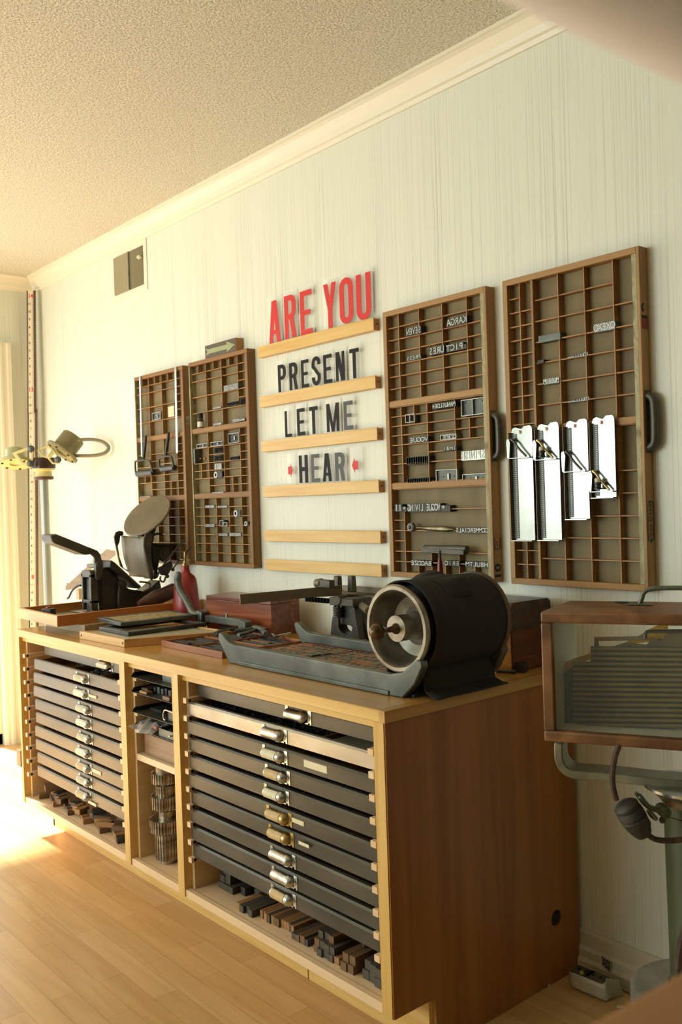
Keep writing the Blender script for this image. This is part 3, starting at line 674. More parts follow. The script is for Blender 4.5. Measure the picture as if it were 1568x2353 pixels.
pine = wood('pine tray side', ['a8672c', 'c07c3c', 'cf9250'], 'y', .7, (.35, .5)); pine_x = wood('pine tray front', ['c08848', 'd29c5c', 'deb074'], 'x', .7, (.35, .5))  # side boards get a darker copy of the front, shade put into colour
# boards under the big tray
tag(MB().obox((.52, -.42, T+.015), .34, .30, .030, Matrix.Rotation(.02, 3, 'Z')).build('wooden_board', wood('grey board', ['8a7650', 'a08a60', 'b09a70'], 'x'), None, .001), 'thin greyish board lying on the worktop under the pine tray', 'board')
A0, A1, A2 = atZ(42, 1420, .8125), atZ(132, 1441, .8125), atZ(405, 1405, .8125)
A2 = Vector((A1.x-.02, -.03, 0))
tr1, tO, tu, tv, tw, tl = open_tray('pine_tray', 'long pine tray holding the tabletop printing press, overhanging the worktop end', 'tray', A0, A1, A2, .8125, .040, .014, pine_x, pine)
# sheets lying in the tray
sheet = noisy('dull zinc sheet', ['857a62', '9a8f76'], (5, 5, 5), (.3, .5), .4)
for i, (a, b, w_, l_, r_) in enumerate(((.10, .12, .15, .16, .1), (.24, .10, .13, .14, -.15), (.12, .26, .16, .12, .05))):
    c = tO+tu*a+tv*b; tag(MB().obox((c.x, c.y, .8185+.0022*i), w_, l_, .002, Matrix.Rotation(r_, 3, 'Z')).build('metal_sheet', sheet, None), ('dull metal sheet lying lowest at the front of the pine tray', 'dull metal sheet in the pine tray right of the black clip', 'dull metal sheet in the pine tray nearest the press foot')[i], 'sheet', 'metal sheets in the pine tray')
c = atZ(112, 1404, .85); t = thing('black_clip', (c.x, c.y, .825), 'small black metal block with an orange edge at the front of the pine tray', 'block')
MB().obox((c.x, c.y, .8425), .045, .03, .035, Matrix.Rotation(.4, 3, 'Z')).build('body', M['black_iron'], t, .002)
MB().obox((c.x-.012, c.y+.004, .8625), .012, .02, .006, Matrix.Rotation(.4, 3, 'Z')).build('cap', mat('orange cap', 'a85a26', .5), t, .001)

# ---------------- tabletop press
PXN, PZ0 = .428, .829
pr_ = thing('printing_press', (.36, -.25, PZ0), 'black cast-iron tabletop lever press with a round ink disc', 'printing press')
bi, ir, gun = M['black_iron'], M['iron'], M['gun']
b = MB(); sideprism(b, [(392, 1362), (392, 1010), (425, 930), (500, 880), (600, 870), (690, 1010), (685, 1335)], PXN-.012, .055); b.build('body_casting', bi, pr_, .003)
b = MB(); sideprism(b, [(675, 1330), (680, 1100), (720, 1060), (800, 1110), (960, 1135), (1040, 1090), (1130, 1010), (1150, 1110), (1060, 1300), (880, 1330)], PXN, .085); b.build('rear_casting', bi, pr_, .004)
# front end plate with two openings
yf = PX((385, 1362), PXN).y; zt = PX((385, 910), PXN).z
W_ = .088; xl, xr = PXN-W_, PXN; zb_ = PZ0
zz = lambda cy: PX((385, cy), PXN).z
b = MB(); st = .014
b.box(xl, xl+st, yf, yf+.03, zb_, zt-.014).box(xr-st, xr, yf, yf+.03, zb_, zt-.014)
b.slab([(xl, yf, zt-.016)]+[(xl+.016-.016*math.cos(a), yf, zt-.016+.016*math.sin(a)) for a in [math.pi/2*i/5 for i in range(6)]]+[(xr-.016+.016*math.sin(a), yf, zt-.016+.016*math.cos(a)) for a in [math.pi/2*i/5 for i in range(6)]]+[(xr, yf, zz(985))]+[(xl, yf, zz(985))], (0, .03, 0))
b.box(xl, xr, yf, yf+.03, zz(1270), zz(1235)); b.build('front_frame', ir, pr_, .002)
MB().box(xl+.004, xr-.004, yf+.022, yf+.05, zb_+.002, zt-.02).build('opening_shade', M['black'], pr_)  # flat black sheet painted as the shade inside the two openings
c = PX((448, 1340), PXN); MB().lathe([(.008, 0), (.008, .004), (.003, .004), (.003, .014), (.006, .014), (.006, .018), (.003, .020), (.003, .030), (0, .030)], (c.x+.012, c.y, PZ0), (0, 0, 1), 10).build('bolt', M['nickel'], pr_, smooth=True)
MB().box(xr-.004, c.x+.024, c.y-.03, c.y+.03, PZ0-.001, PZ0+.004).build('foot', bi, pr_, .001)
# lever: handle block, two arms
C1X = lambda p, x: atX(*c1(*p), x)
b = MB(); sideprism(b, [(300, 345), (345, 335), (580, 430), (575, 470), (560, 490), (320, 400), (312, 385)], PXN+.006, .098, C1X); b.build('lever_handle', ir, pr_, .006, seg=3)
arm = [(575, 428), (640, 455), (662, 480), (682, 560), (682, 640), (628, 640), (620, 505), (592, 480), (560, 488)]
b = MB(); sideprism(b, arm, PXN+.006, .016, C1X); b.build('lever_arm', ir, pr_, .003)
b = MB(); sideprism(b, arm, PXN-.076, .016, C1X); b.build('lever_arm', ir, pr_, .003)
b = MB(); sideprism(b, [(430, 850), (445, 815), (475, 805), (500, 825), (510, 870), (505, 985), (480, 1015), (445, 1012), (428, 985)], PXN+.016, .010); b.build('link_plate', ir, pr_, .003)
for p in ((467, 855), (467, 970)):
    q = PX(p, PXN+.016); MB().cyl(q, q+Vector((.006, 0, 0)), .009, 16).build('pivot_bolt', bi, pr_, .001)
q = PX((440, 860), PXN-.002); MB().cyl(q, q-Vector((.078, 0, 0)), .008, 14).build('cross_shaft', M['gun'], pr_, smooth=True)
# slanting chase bed and its clamp
b = MB(); sideprism(b, [(592, 800), (612, 800), (930, 1085), (900, 1110), (584, 880)], PXN+.02, .125); b.build('chase_bed', bi, pr_, .003)
b = MB(); sideprism(b, [(620, 815), (632, 815), (920, 1075), (908, 1085)], PXN+.022, .004); b.build('bed_edge', gun, pr_)
q = PX((722, 1055), PXN+.004); MB().lathe([(.017, -.02), (.017, .004), (.011, .005), (.010, .010), (0, .011)], q, (1, 0, 0), 20).build('pivot_boss', ir, pr_, smooth=True)
b = MB(); sideprism(b, [(690, 1075), (745, 1090), (720, 1130), (700, 1180), (700, 1290), (675, 1290), (678, 1130)], PXN+.006, .012); b.build('leg_web', ir, pr_, .003)
b = MB(); pts = [PX(p, PXN+.02) for p in ((905, 1030), (960, 1035), (1010, 1045), (1020, 1075), (1000, 1110), (955, 1130))]; b.tube(bez(pts, 5), .0045, 8); b.build('bent_clip', gun, pr_, smooth=True)
# platen with its two side wings
xn, xf = PXN+.062, PXN-.140
TR_, BR_ = PX((955, 535), xn), PX((1030, 1000), xn); TL_, BL_ = PX((705, 525), xf), PX((800, 970), xf)
N = 10; vs = []; fs = []
for i in range(N+1):
    u = i/N
    for j in range(N+1):
        v = j/N; p = (TL_*(1-u)+TR_*u)*(1-v)+(BL_*(1-u)+BR_*u)*v
        p = p+Vector((0, .012*math.sin(math.pi*u)-.010*math.sin(math.pi*v), -.008*(1-v)*math.sin(math.pi*u)*.5)); vs.append(p)
for i in range(N):
    for j in range(N): fs.append((i*(N+1)+j, (i+1)*(N+1)+j, (i+1)*(N+1)+j+1, i*(N+1)+j+1))
b = MB(); b.add(vs, fs); o = b.build('platen', gun, pr_, smooth=True); md = o.modifiers.new('thick', 'SOLIDIFY'); md.thickness = .006; md.offset = 1
b = MB(); sideprism(b, [(952, 640), (955, 560), (975, 505), (1010, 484), (1045, 500), (1060, 545), (1040, 640), (1020, 700), (1075, 950), (1050, 1020), (1030, 1000)], xn+.010, .010); b.build('platen_wing', ir, pr_, .004)
b = MB(); sideprism(b, [(640, 600), (632, 540), (650, 490), (690, 472), (730, 480), (736, 520), (700, 530), (690, 600), (672, 640), (690, 760), (735, 880), (775, 900), (790, 925), (740, 890), (700, 860)], xf+.006, .010); b.build('platen_wing', ir, pr_, .003)
b = MB(); sideprism(b, [(1050, 625), (1290, 615), (1300, 650), (1230, 780), (1190, 830), (1130, 790), (1110, 900), (1120, 980), (1075, 1010), (1040, 700)], xn-.03, .10); b.build('hub_casting', bi, pr_, .006, seg=3)
q = PX((1182, 722), xn-.03); MB().lathe([(.026, -.01), (.026, .004), (.016, .006), (.014, .012), (0, .012)], q, (1, 0, 0), 20).build('hub', ir, pr_, smooth=True)
b = MB(); sideprism(b, [(1095, 610), (1290, 612), (1285, 628), (1100, 628)], xn-.01, .05); b.build('hub_cap', ir, pr_, .002)
# ink disc
dc = PX((990, 307), PXN-.03); R = .113; tl_ = math.radians(46); yw = .28
e1 = Vector((math.cos(yw), math.sin(yw), 0)); e2 = Vector((-math.sin(yw)*math.cos(tl_), math.cos(yw)*math.cos(tl_), math.sin(tl_))); nn = e1.cross(e2)
b = MB(); b.lathe([(0, .004), (R-.003, .004), (R, .001), (R, -.004), (R-.006, -.006), (.02, -.010), (.014, -.03), (0, -.03)], dc, nn, 56); b.build('ink_disc', gun, pr_, smooth=True)
b = MB(); sideprism(b, [(925, 520), (1040, 420), (1105, 350), (1112, 395), (1075, 500), (1060, 600), (1000, 640), (960, 560)], PXN, .05); b.build('disc_bracket', bi, pr_, .004)
b = MB(); pts = [PX(p, xn-.02) for p in ((1060, 520), (1100, 505), (1140, 508), (1165, 528))]; b.tube(pts, [.004, .005, .005, .002], 8); b.build('ratchet_pawl', bi, pr_, smooth=True)
# roller rods, saddles and springs
for a, c, s_ in (((1140, 880), (1392, 572), 1), ((1260, 900), (1462, 650), 0)):
    p0, p1 = PX(a, xn+.012), PX(c, xn+.060); MB().tube([p0, p1], [.0032, .0028], 8).build('roller_rod', ir, pr_, smooth=True)
    if s_:
        d = (p1-p0); L_ = d.length; d.normalize(); k1 = Vector((1, 0, 0)); k2 = d.cross(k1); pts = [p0+d*L_*(.15+.75*i/90)+(k1*math.cos(i*.9)+k2*math.sin(i*.9))*.005 for i in range(91)]
        MB().tube(pts, .0011, 5).build('rod_spring', ir, pr_, smooth=True)
b = MB(); sideprism(b, [(1110, 880), (1180, 850), (1260, 800), (1275, 860), (1230, 940), (1210, 975), (1190, 960), (1150, 960)], xn+.016, .014); b.build('roller_carriage', bi, pr_, .003)
for a in ((1090, 935), (1160, 1000)):
    b = MB(); pts = [PX((a[0]+dx, a[1]+dy), xn+.03) for dx, dy in ((-22, -30), (-28, 0), (-16, 25), (8, 30), (22, 10), (32, -25))]; b.tube(bez(pts, 4), .0038, 8); b.build('roller_saddle', ir, pr_, smooth=True)
for a in ((1185, 805), (1270, 895), (1210, 970)):
    q = PX(a, xn+.01); MB().ball(q, .008).build('lock_nut', bi, pr_, smooth=True)
# things behind / beside the press
mint = mat('mint green pad', '9fb79a', .5); a = atY(*c2(470, 800), -.26)
tag(MB().obox((a.x, -.25, (a.z+.8165)/2), .07, .06, a.z-.8165, Matrix.Rotation(.2, 3, 'Z')).build('green_pad', mint, None, .004), 'pale mint green block standing behind the press lever', 'block')
bd = wood('weathered board', ['8b7a62', 'a08e76', 'b09e86'], 'x', .5)
t = thing('slanted_board', (.10, -.10, .815), 'weathered board with two screws leaning up behind the press', 'board')
pL, pR = atY(*c2(95, 1078), -.17), atY(*c2(640, 678), -.035)
q1, q2, q3, q4 = atY(*c2(95, 1078), -.20), atY(*c2(225, 1060), -.16), atY(*c2(645, 690), -.03), atY(*c2(545, 672), -.05)
MB().slab([q1, q2, q3, q4], (0, -.0, -.020)).build('board', bd, t, .001)
for p in ((120, 1052), (190, 1065)):
    q = atY(*c2(*p), -.165); MB().ball(q, .006, (1, 1, .6)).build('screw', M['iron'], t, smooth=True)
q = (q1+q2)/2; MB().box(q.x-.012+.05, q.x+.02+.05, q.y+.005, q.y+.035, .8125, q.z-.012).build('prop', bd, t)
b = MB(); pts = [atY(*c2(*p), -.20) for p in ((120, 1262), (135, 1200), (170, 1130), (225, 1080), (262, 1072))]; pts[0].z = .818
tag(b.tube(bez(pts, 6), .005, 8).build('black_hoop', M['black'], None, smooth=True), 'thin black curved strap arching beside the press', 'strap')
# leather roll behind the press
lr = MB(); pts = [atZ(*c2(*p), z) for p, z in (((885, 1270), .838), ((1000, 1235), .848), ((1120, 1190), .856), ((1290, 1130), .862))]
pts = [atX(*c2(*p), .52) for p in ((890, 1270), (1000, 1235), (1120, 1195), (1290, 1120))]
lr.tube(bez(pts, 5), [.010+.020*min(1, i/8) for i in range(16)], 12); tag(lr.build('leather_roll', M['leather'], None, smooth=True), 'dark brown leather roll lying beside the press behind the red bottle', 'leather roll')

# ---------------- red bottle with brass spout
bc = atZ(430, 1428, T); bc = Vector((bc.x, bc.y, T)); sc = (CAM-bc).length/FPX
hpx = 1424
def bz(v): return (hpx-v)*sc
t = thing('red_bottle', bc, 'red painted metal bottle with a brass spring top', 'bottle')
MB().lathe([(0, .000), (.052, .0), (.0545, .006), (.050, bz(1380)), (.0455, bz(1345)), (.042, bz(1330)), (.034, bz(1321)), (.020, bz(1315)), (.0165, bz(1308)), (.016, bz(1298)), (0, bz(1298))], bc, n=36).build('body', M['redpaint'], t, smooth=True)
b = MB(); b.lathe([(.0125, bz(1300)), (.0125, bz(1293)), (.007, bz(1292)), (.007, bz(1288)), (.0035, bz(1287)), (.0035, bz(1268)), (0, bz(1267))], bc, n=14)
pts = [bc+Vector((.006*math.cos(i*.8), .006*math.sin(i*.8), bz(1290)+.0007*i)) for i in range(34)]; b.tube(pts, .0014, 5); b.tube([bc+Vector((-.02, -.01, bz(1284))), bc+Vector((.022, .012, bz(1286)))], .002, 6)
b.build('spring_top', M['brass'], t, smooth=True)
# ---------------- bent iron lever arm
t = thing('iron_lever', atZ(560, 1440, T+.02), 'grey iron hand lever with a curved grip, lying in front of the mahogany box', 'lever')
YL = -.228
cc = lambda x, y, yy=YL: atY(400+x/4.9, 1290+y/4.9, yy)
pts = [cc(*p) for p in ((50, 150), (45, 230), (75, 330), (130, 420), (170, 500), (215, 580), (275, 610))]
MB().tube(bez(pts, 6), [.0125, .0135, .014, .0145, .0145]+[.0145]*18+[.0135]*10+[.0135]*4, 12).build('curved_grip', M['galv'], t, smooth=True)
MB().ball(cc(50, 150), .0125).build('grip_end', M['galv'], t, smooth=True)
b = MB(); q = cc(310, 640); b.obox(q, .040, .03, .055, Matrix.Rotation(.15, 3, 'Y')); b.build('knuckle', M['galv'], t, .006, seg=3)
p0, p1 = cc(380, 640), cc(765, 690, YL-.02); b = MB(); d = p1-p0; b.slab([p0+Vector((0, -.012, .012)), p0+Vector((0, .016, .012)), p0+Vector((0, .016, -.008)), p0+Vector((0, -.012, -.012))], d); b.build('square_bar', M['galv'], t, .002)
q = p1; b = MB(); b.slab([q+Vector((0, -.016, .012)), q+Vector((0, .016, .012)), q+Vector((0, .016, -.020)), q+Vector((0, -.016, -.020))], (.05, -.006, -.004)); b.build('square_end', M['galv'], t, .002)
q = cc(595, 625); MB().cyl(q, q+Vector((0, 0, .014)), .004, 10).build('stud', M['nickel'], t, smooth=True)
q = cc(600, 740); MB().box(q.x-.05, q.x+.06, q.y, q.y+.02, T, q.z).build('rest', bi, t)

# ---------------- second tray with chases
B0, B1 = atZ(183, 1467.6, T), atZ(286, 1488, T); Bd = atZ(361, 1482, T)-B1
B2 = B1+Bd*((atZ(498, 1441, T+.026)-B1).length/Bd.length)
pine2 = wood('pale birch tray', ['c89c5c', 'd6ac6c', 'e0ba80'], 'x', .8); pine2y = wood('birch tray shaded side', ['96642e', 'ac763c', 'ba864a'], 'y', .8)  # birch sides coloured darker than the lit front as painted shade
t2, O2, u2, v2, w2, l2 = open_tray('composing_tray', 'pale wooden tray at the front holding two iron frames and a white sheet', 'tray', B0, B1, B2, T, .026, .016, pine2, pine2y, group=None)
for k in (.012, w2-.012):
    q = O2+u2*k+Vector((0, 0, .013)); MB().cyl(q-v2*.0008, q+v2*.002, .004, 12).build('screw_hole', M['hole'], t2)
def para(o, u, v, a0, a1, b0, b1, z0, z1):
    return [o+u*a+v*b_+Vector((0, 0, z0-o.z)) for a, b_ in ((a0, b0), (a1, b0), (a1, b1), (a0, b1))], [o+u*a+v*b_+Vector((0, 0, z1-o.z)) for a, b_ in ((a0, b0), (a1, b0), (a1, b1), (a0, b1))]
tag(MB().hexa(*para(O2, u2, v2, .018, w2-.018, .018, l2-.03, T+.020, T+.024)).build('white_sheet', mat('pale zinc plate', 'b9b59c', .35, .2), None), 'pale grey sheet lying inside the front wooden tray', 'sheet')
def chase(cen_px, z, wx, ly, rot, m, label, plate, h=.016, tilt=0):
    c = atZ(*cen_px, z); t = thing('iron_chase', (c.x, c.y, z), label, 'frame')
    Mx = Matrix.Rotation(rot, 3, 'Z')@Matrix.Rotation(tilt, 3, 'X'); c = Vector((c.x, c.y, z+h/2))
    b = MB(); th = .022
    b.obox(c+Mx@Vector((0, -ly/2+th/2, 0)), wx, th, h, Mx).obox(c+Mx@Vector((0, ly/2-th/2, 0)), wx, th, h, Mx)
    b.obox(c+Mx@Vector((-wx/2+th/2, 0, 0)), th, ly-2*th, h, Mx).obox(c+Mx@Vector((wx/2-th/2, 0, 0)), th, ly-2*th, h, Mx)
    b.build('frame', m, t, .002)
    if plate: MB().obox(c+Mx@Vector((0, 0, h*.2)), wx-2*th, ly-2*th, h*.5, Mx).build('set_plate', plate, t, .001)
u2a = math.atan2(u2.y, u2.x)
crack = noisy('crackled beige plate', ['6f6040', '9c8c62', 'b4a478'], (60, 60, 60), (.5, .7), bump=.3)
chase((352, 1444), T+.0245, .225, .30, u2a-.04, M['black_iron'], 'black iron frame lying lowest in the front wooden tray', None, .014)
chase((338, 1424), T+.0405, .215, .29, u2a-.10, M['galv'], 'grey iron frame with crackled beige plate, stacked on the black frame', crack, .014)

# ---------------- quoin tray
D0, D1 = atZ(371, 1486, T), atZ(511, 1514, T); D2 = Vector((D1.x+.02, -.245, T))
redw = wood('worn red brown tray', ['7a4a30', '96603e', 'aa7450'], 'x', .9)
t3, O3, u3, v3, w3, l3 = open_tray('furniture_tray', 'low reddish wooden tray filled with metal strips, left of the iron bed', 'tray', D0, D1, D2, T, .020, .008, redw)
stripm = (M['lead_dark'], M['galv'], M['iron'], wood('strip wood', ['8a6038', 'a87a4c'], 'x'))
MB().hexa(*para(O3, u3, v3, .010, w3-.010, l3*.50, l3*.50+.006, T+.004, T+.019)).build('tray_divider', redw, t3)
MB().hexa(*para(O3, u3, v3, w3*.45, w3*.45+.006, .01, l3-.01, T+.004, T+.019)).build('tray_divider', redw, t3)
def rest_z(q): return q
k = 0
for col_, (a0, a1) in enumerate(((.014, w3*.44), (w3*.47, w3-.014))):
    for row_, (b0, b1) in enumerate(((.012, l3*.48), (l3*.53, l3-.012))):
        b_ = b0
        while b_ < b1-.010:
            L_ = (a1-a0)*random.uniform(.55, .98); s_ = random.uniform(0, (a1-a0)-L_); th = random.uniform(.006, .010)
            rnd_mb = MB().hexa(*para(O3, u3, v3, a0+s_, a0+s_+L_, b_, b_+th, T+.0045, T+.0045+random.uniform(.008, .014)))
            tag(rnd_mb.build('metal_strip', stripm[k % 3 if random.random() < .85 else 3], None, .0006), 'thin strip of metal or wood furniture lying in the reddish tray', 'strip', 'strips in the reddish tray'); k += 1
            b_ += th+.0035
# keys and pliers on top
def iron_tool(name, label, cat, paths, zz_, m=None):
    t = thing(name, atZ(*paths[0][1][0], zz_), label, cat)
    for nm, px_, r_ in paths:
        pts = [atZ(*p, zz_) for p in px_]; MB().tube(bez(pts, 4) if len(pts) > 2 else pts, r_, 10).build(nm, m or M['galv'], t, smooth=True)
    return t
iron_tool('quoin_pliers', 'iron pliers with a hammer-like head lying across the strips', 'pliers', [('handle', ((540, 1449), (570, 1447), (588, 1443)), .007), ('handle', ((548, 1459), (570, 1453), (588, 1447)), .006), ('head', ((584, 1444), (600, 1447), (612, 1452)), .012), ('jaw', ((606, 1452), (613, 1458)), .011)], T+.034)
iron_tool('steel_rod_tool', 'thin dark rod tool lying at the back left of the reddish tray', 'tool', [('rod', ((502, 1452), (560, 1441)), .005), ('tip', ((496, 1456), (504, 1451)), .007)], T+.027)
iron_tool('quoin_key', 'small steel key lying at the right of the reddish tray', 'key', [('shank', ((630, 1463), (668, 1455)), .004), ('bit', ((626, 1460), (634, 1465)), .007)], T+.027, M['nickel'])

# ---------------- mahogany box behind
z8 = T+.121
P0, P1, P2 = atZ(473.5, 1367.5, z8), atZ(622.5, 1382, z8), atZ(688, 1372, z8)
P3 = P0+P2-P1
for q in (P2, P3): q.y = min(q.y, -.012)
body = [Vector((q.x, q.y, T)) for q in (P0, P1, P2, P3)]
t = thing('mahogany_box', (body[0]+body[2])/2, 'glossy mahogany box standing against the wall behind the iron lever', 'box')
H8 = Vector((0, 0, .108)); H9 = Vector((0, 0, .121))
MB().hexa(body, [p+H8 for p in body]).build('body', M['mahog'], t, .0015)
MB().hexa([p+H8+Vector((0, 0, .0006)) for p in body], [p+H9 for p in body]).build('lid', M['mahog'], t, .0015)
# ---------------- galley proof press: bed with horned side rails, drum riding on it
gv = M['galv']
t = thing('proof_press_bed', (2.0, -.42, T), 'long zinc-grey iron bed of the proof press with upturned horns', 'press bed')
def side_rail(y, th):
    x0, x1 = 1.640, 2.352
    P = [(x0, T), (x0+.02, T), (x1-.01, T), (x1+.030, T+.035), (x1+.055, T+.078), (x1+.052, T+.090), (x1+.040, T+.093), (x1+.024, T+.082), (x1-.010, T+.058), (x1-.05, T+.050),
         (x0+.045, T+.055), (x0+.03, T+.054), (x0+.005, T+.058), (x0-.015, T+.068), (x0-.032, T+.080), (x0-.048, T+.083), (x0-.054, T+.075), (x0-.050, T+.058), (x0-.030, T+.035)]
    return MB().slab([(a, y, b_) for a, b_ in P], (0, th, 0))
o = side_rail(-.570, .022).build('side_rail', gv, t, .0035, seg=3)
MB().box(1.69, 2.30, -.574, -.569, T+.001, T+.012).build('rail_lip', gv, t, .002)
side_rail(-.295, .022).build('side_rail', M['galv_light'] if False else gv, t, .0035, seg=3)
MB().box(1.66, 2.36, -.550, -.294, T+.001, T+.008).build('bed_plate', gv, t, .002)
# drum
dm = thing('proof_press_drum', (2.319, -.42, T+.03), 'big drum wrapped in dark brown blanket with an iron rim and knob handle', 'press cylinder')
cx, cz = 2.319, .936
b = MB(); yf = -.552
b.lathe([(.0985, .002), (.1005, -.001), (.1005, -.006), (.096, -.010), (.089, -.010), (.086, -.006), (.083, .004), (.080, .030), (.070, .052), (.046, .060), (.034, .055), (.030, .030), (.030, -.004), (.027, -.008), (.0, -.008)], (cx, yf, cz), (0, 1, 0), 72, cap=False)
b.build('cast_wheel', M['galv_wheel'] if 'galv_wheel' in M else noisy('rubbed iron wheel', ['5b564a', '7b7666', '9f9b8c'], (16, 16, 16), (.3, .5), .6, .06), dm, smooth=True)
b = MB(); b.lathe([(.0995, -.002), (.1008, -.0065), (.0965, -.0108), (.0885, -.0108), (.0865, -.007)], (cx, yf, cz), (0, 1, 0), 72, cap=False); b.build('bright_rim', M['galv_light'], dm, smooth=True)
b = MB(); b.lathe([(.0305, -.004), (.0300, -.0088), (.0, -.0088)], (cx, yf, cz), (0, 1, 0), 32, cap=False); b.build('hub_face', M['galv_light'], dm, smooth=True)
kn = noisy('bronze knob', ['4a3a26', '66523a', '7c674a'], (20, 20, 20), (.2, .35), .8)
MB().lathe([(.013, -.008), (.012, -.013), (.0075, -.018), (.006, -.035), (.007, -.045), (.011, -.050), (.0165, -.058), (.0185, -.066), (.0165, -.076), (.010, -.083), (0, -.0855)], (cx, yf, cz), (0, 1, 0), 24).build('knob_handle', kn, dm, smooth=True)
# blanket: wrapped sheet with flared feet and a torn upper edge
bl = noisy('dark brown press blanket', ['16120d', '1c1812', '241f17'], (6, 6, 6), (.75, .9), 0, .1)
Rb = .108; y0, y1 = -.538, -.300; K = 60; Jn = 8; vs = []; fs = []
prof = []
for k in range(K+1):
    a = math.radians(-58+ (180+116)*k/K)      # from lower right round the top to lower left
    prof.append((cx+Rb*math.cos(a), cz+Rb*math.sin(a)))
prof = [(cx+.105, T+.0055), (cx+.088, T+.0060), (cx+.066, T+.014), (cx+.060, T+.040)]+prof+[(cx-.060, T+.040), (cx-.066, T+.0185), (cx-.078, T+.012)]
for i, (x, z) in enumerate(prof):
    for j in range(Jn+1):
        v = j/Jn; y = y0+(y1-y0)*v; w_ = .0012*math.sin(9*v+i*.25)
        vs.append((x+w_, y, max(z+w_, T+.0050)))
n_ = Jn+1
for i in range(len(prof)-1):
    for j in range(Jn): fs.append((i*n_+j, i*n_+j+1, (i+1)*n_+j+1, (i+1)*n_+j))
b = MB(); b.add(vs, fs); o = b.build('blanket', bl, dm, smooth=True); md = o.modifiers.new('thick', 'SOLIDIFY'); md.thickness = .0035; md.offset = -1
# loose torn flap standing off at the top
vs = []; fs = []; N = 26
for i in range(N+1):
    u = i/N; a = math.radians(138-100*u)
    r1 = Rb+.001; hgt = .020*math.sin(math.pi*min(1, u*2.2))**.7 if u < .45 else (.004 if u < .62 else .016*math.sin(math.pi*(u-.62)/.38)**.8)
    hgt += .0012*math.sin(i*1.3)
    for j, (rr, yy) in enumerate(((r1, -.47), (r1+hgt*.6, -.44), (r1+hgt, -.40))):
        vs.append((cx+rr*math.cos(a)*1.0, yy, cz+rr*math.sin(a)))
for i in range(N):
    for j in range(2): fs.append((i*3+j, i*3+j+1, (i+1)*3+j+1, (i+1)*3+j))
b = MB(); b.add(vs, fs); o = b.build('torn_flap', bl, dm); md = o.modifiers.new('thick', 'SOLIDIFY'); md.thickness = .002
b = MB(); b.lathe([(Rb-.012, 0), (Rb+.003, 0), (Rb+.003, .012), (Rb-.012, .012)], (cx, y1, cz), (0, 1, 0), 56); b.build('back_rim', noisy('rusty rim', ['4a3620', '66502f'], (20, 20, 20)), dm, smooth=True)
b = MB(); b.lathe([(.105, 0), (.105, .180), (0, .180)], (cx, -.485, cz), (0, 1, 0), 48); b.build('drum_core', M['black'], dm)
# ---------------- wood type lying in the bed
tt = thing('type_tray', (1.95, -.41, T+.008), 'thin dark red tray of wood type lying in the iron bed', 'tray')
tz = T+.0085; ra, rb_, rc, rd_ = 1.655, 2.21, -.545, -.300
drd = wood('dark red tray edge', ['3e1a12', '54261a', '663424'], 'x')
MB().box(ra, rb_, rc, rd_, tz, tz+.003).build('tray_floor', M['black'], tt)
for n1, bx in (('edge_strip', (ra, ra+.006, rc, rd_)), ('edge_strip', (ra, rb_, rd_-.006, rd_)), ('edge_strip', (1.885, 1.890, rc, rd_-.006)), ('edge_strip', (ra+.006, rb_, rc, rc+.005))):
    MB().box(bx[0], bx[1], bx[2], bx[3], tz+.003, tz+.020).build(n1, drd, tt)
wt = [wood('grey wood type', ['57523f', '6a6450', '7c745c'], 'x', 1), wood('brown wood type', ['6b5234', '866a46', '9a7c54'], 'x', 1), wood('orange wood type', ['86552c', 'a06a3a', 'b47c48'], 'x', 1)]
chars = 'ABCDEFGHJKLMNPRSTUWXYZ2345678'
protos = []; LET = []
for i in range(12):
    ch = chars[(i*5) % len(chars)]; w_ = random.uniform(.020, .032); h = .030
    r = bpy.data.objects.new('wood_type', None); S.collection.objects.link(r); r.empty_display_size = .01; ORG[r.name] = Vector((0, 0, 0))
    MB().box(-w_/2, w_/2, -h/2, h/2, 0, .0165).build('block', wt[i % 3 if i % 4 else 0], r, .0008)
    b = MB(); put_text(b, ch, h*1.05, (0, 0, .0167), (-1, 0, 0), (0, 1, 0), .0004, .8); b.build('printing_face', (mat('inked face', '2a241a', .5), M['black'], mat('worn orange face', '8a5c36', .5))[i % 3] if i < 3 else bpy.data.materials[('inked face', 'flat black', 'worn orange face')[i % 3]], r)
    protos.append((r, w_, h)); LET.append(ch)
used = set(); y = rc+.022; rowi = 0
while y < rd_-.022:
    x = ra+.010
    while x < rb_-.04:
        k = random.randrange(12); r, w_, h = protos[k]
        if 1.883-w_ < x < 1.893: x = 1.893
        if k in used: o = copy_tree(r)
        else: used.add(k); o = r
        o.location = (x+w_/2, y, tz+.0032); o.rotation_euler = (0, 0, random.choice((0, math.pi))+random.uniform(-.02, .02))
        side = 'left half' if x < 1.885 else 'right half'
        tag(o, 'wood type letter %s, %s row of the iron bed, %s' % (LET[k], ('front', 'second', 'third', 'fourth', 'fifth', 'sixth', 'back')[min(rowi, 6)], side), 'wood type', 'wood type in the proof press bed')
        x += w_+.0015
    y += .0325; rowi += 1
for k, (r, _, _) in enumerate(protos):
    if k not in used:
        for ch in [x for x in S.collection.objects if x.parent == r]: bpy.data.objects.remove(ch)
        bpy.data.objects.remove(r)
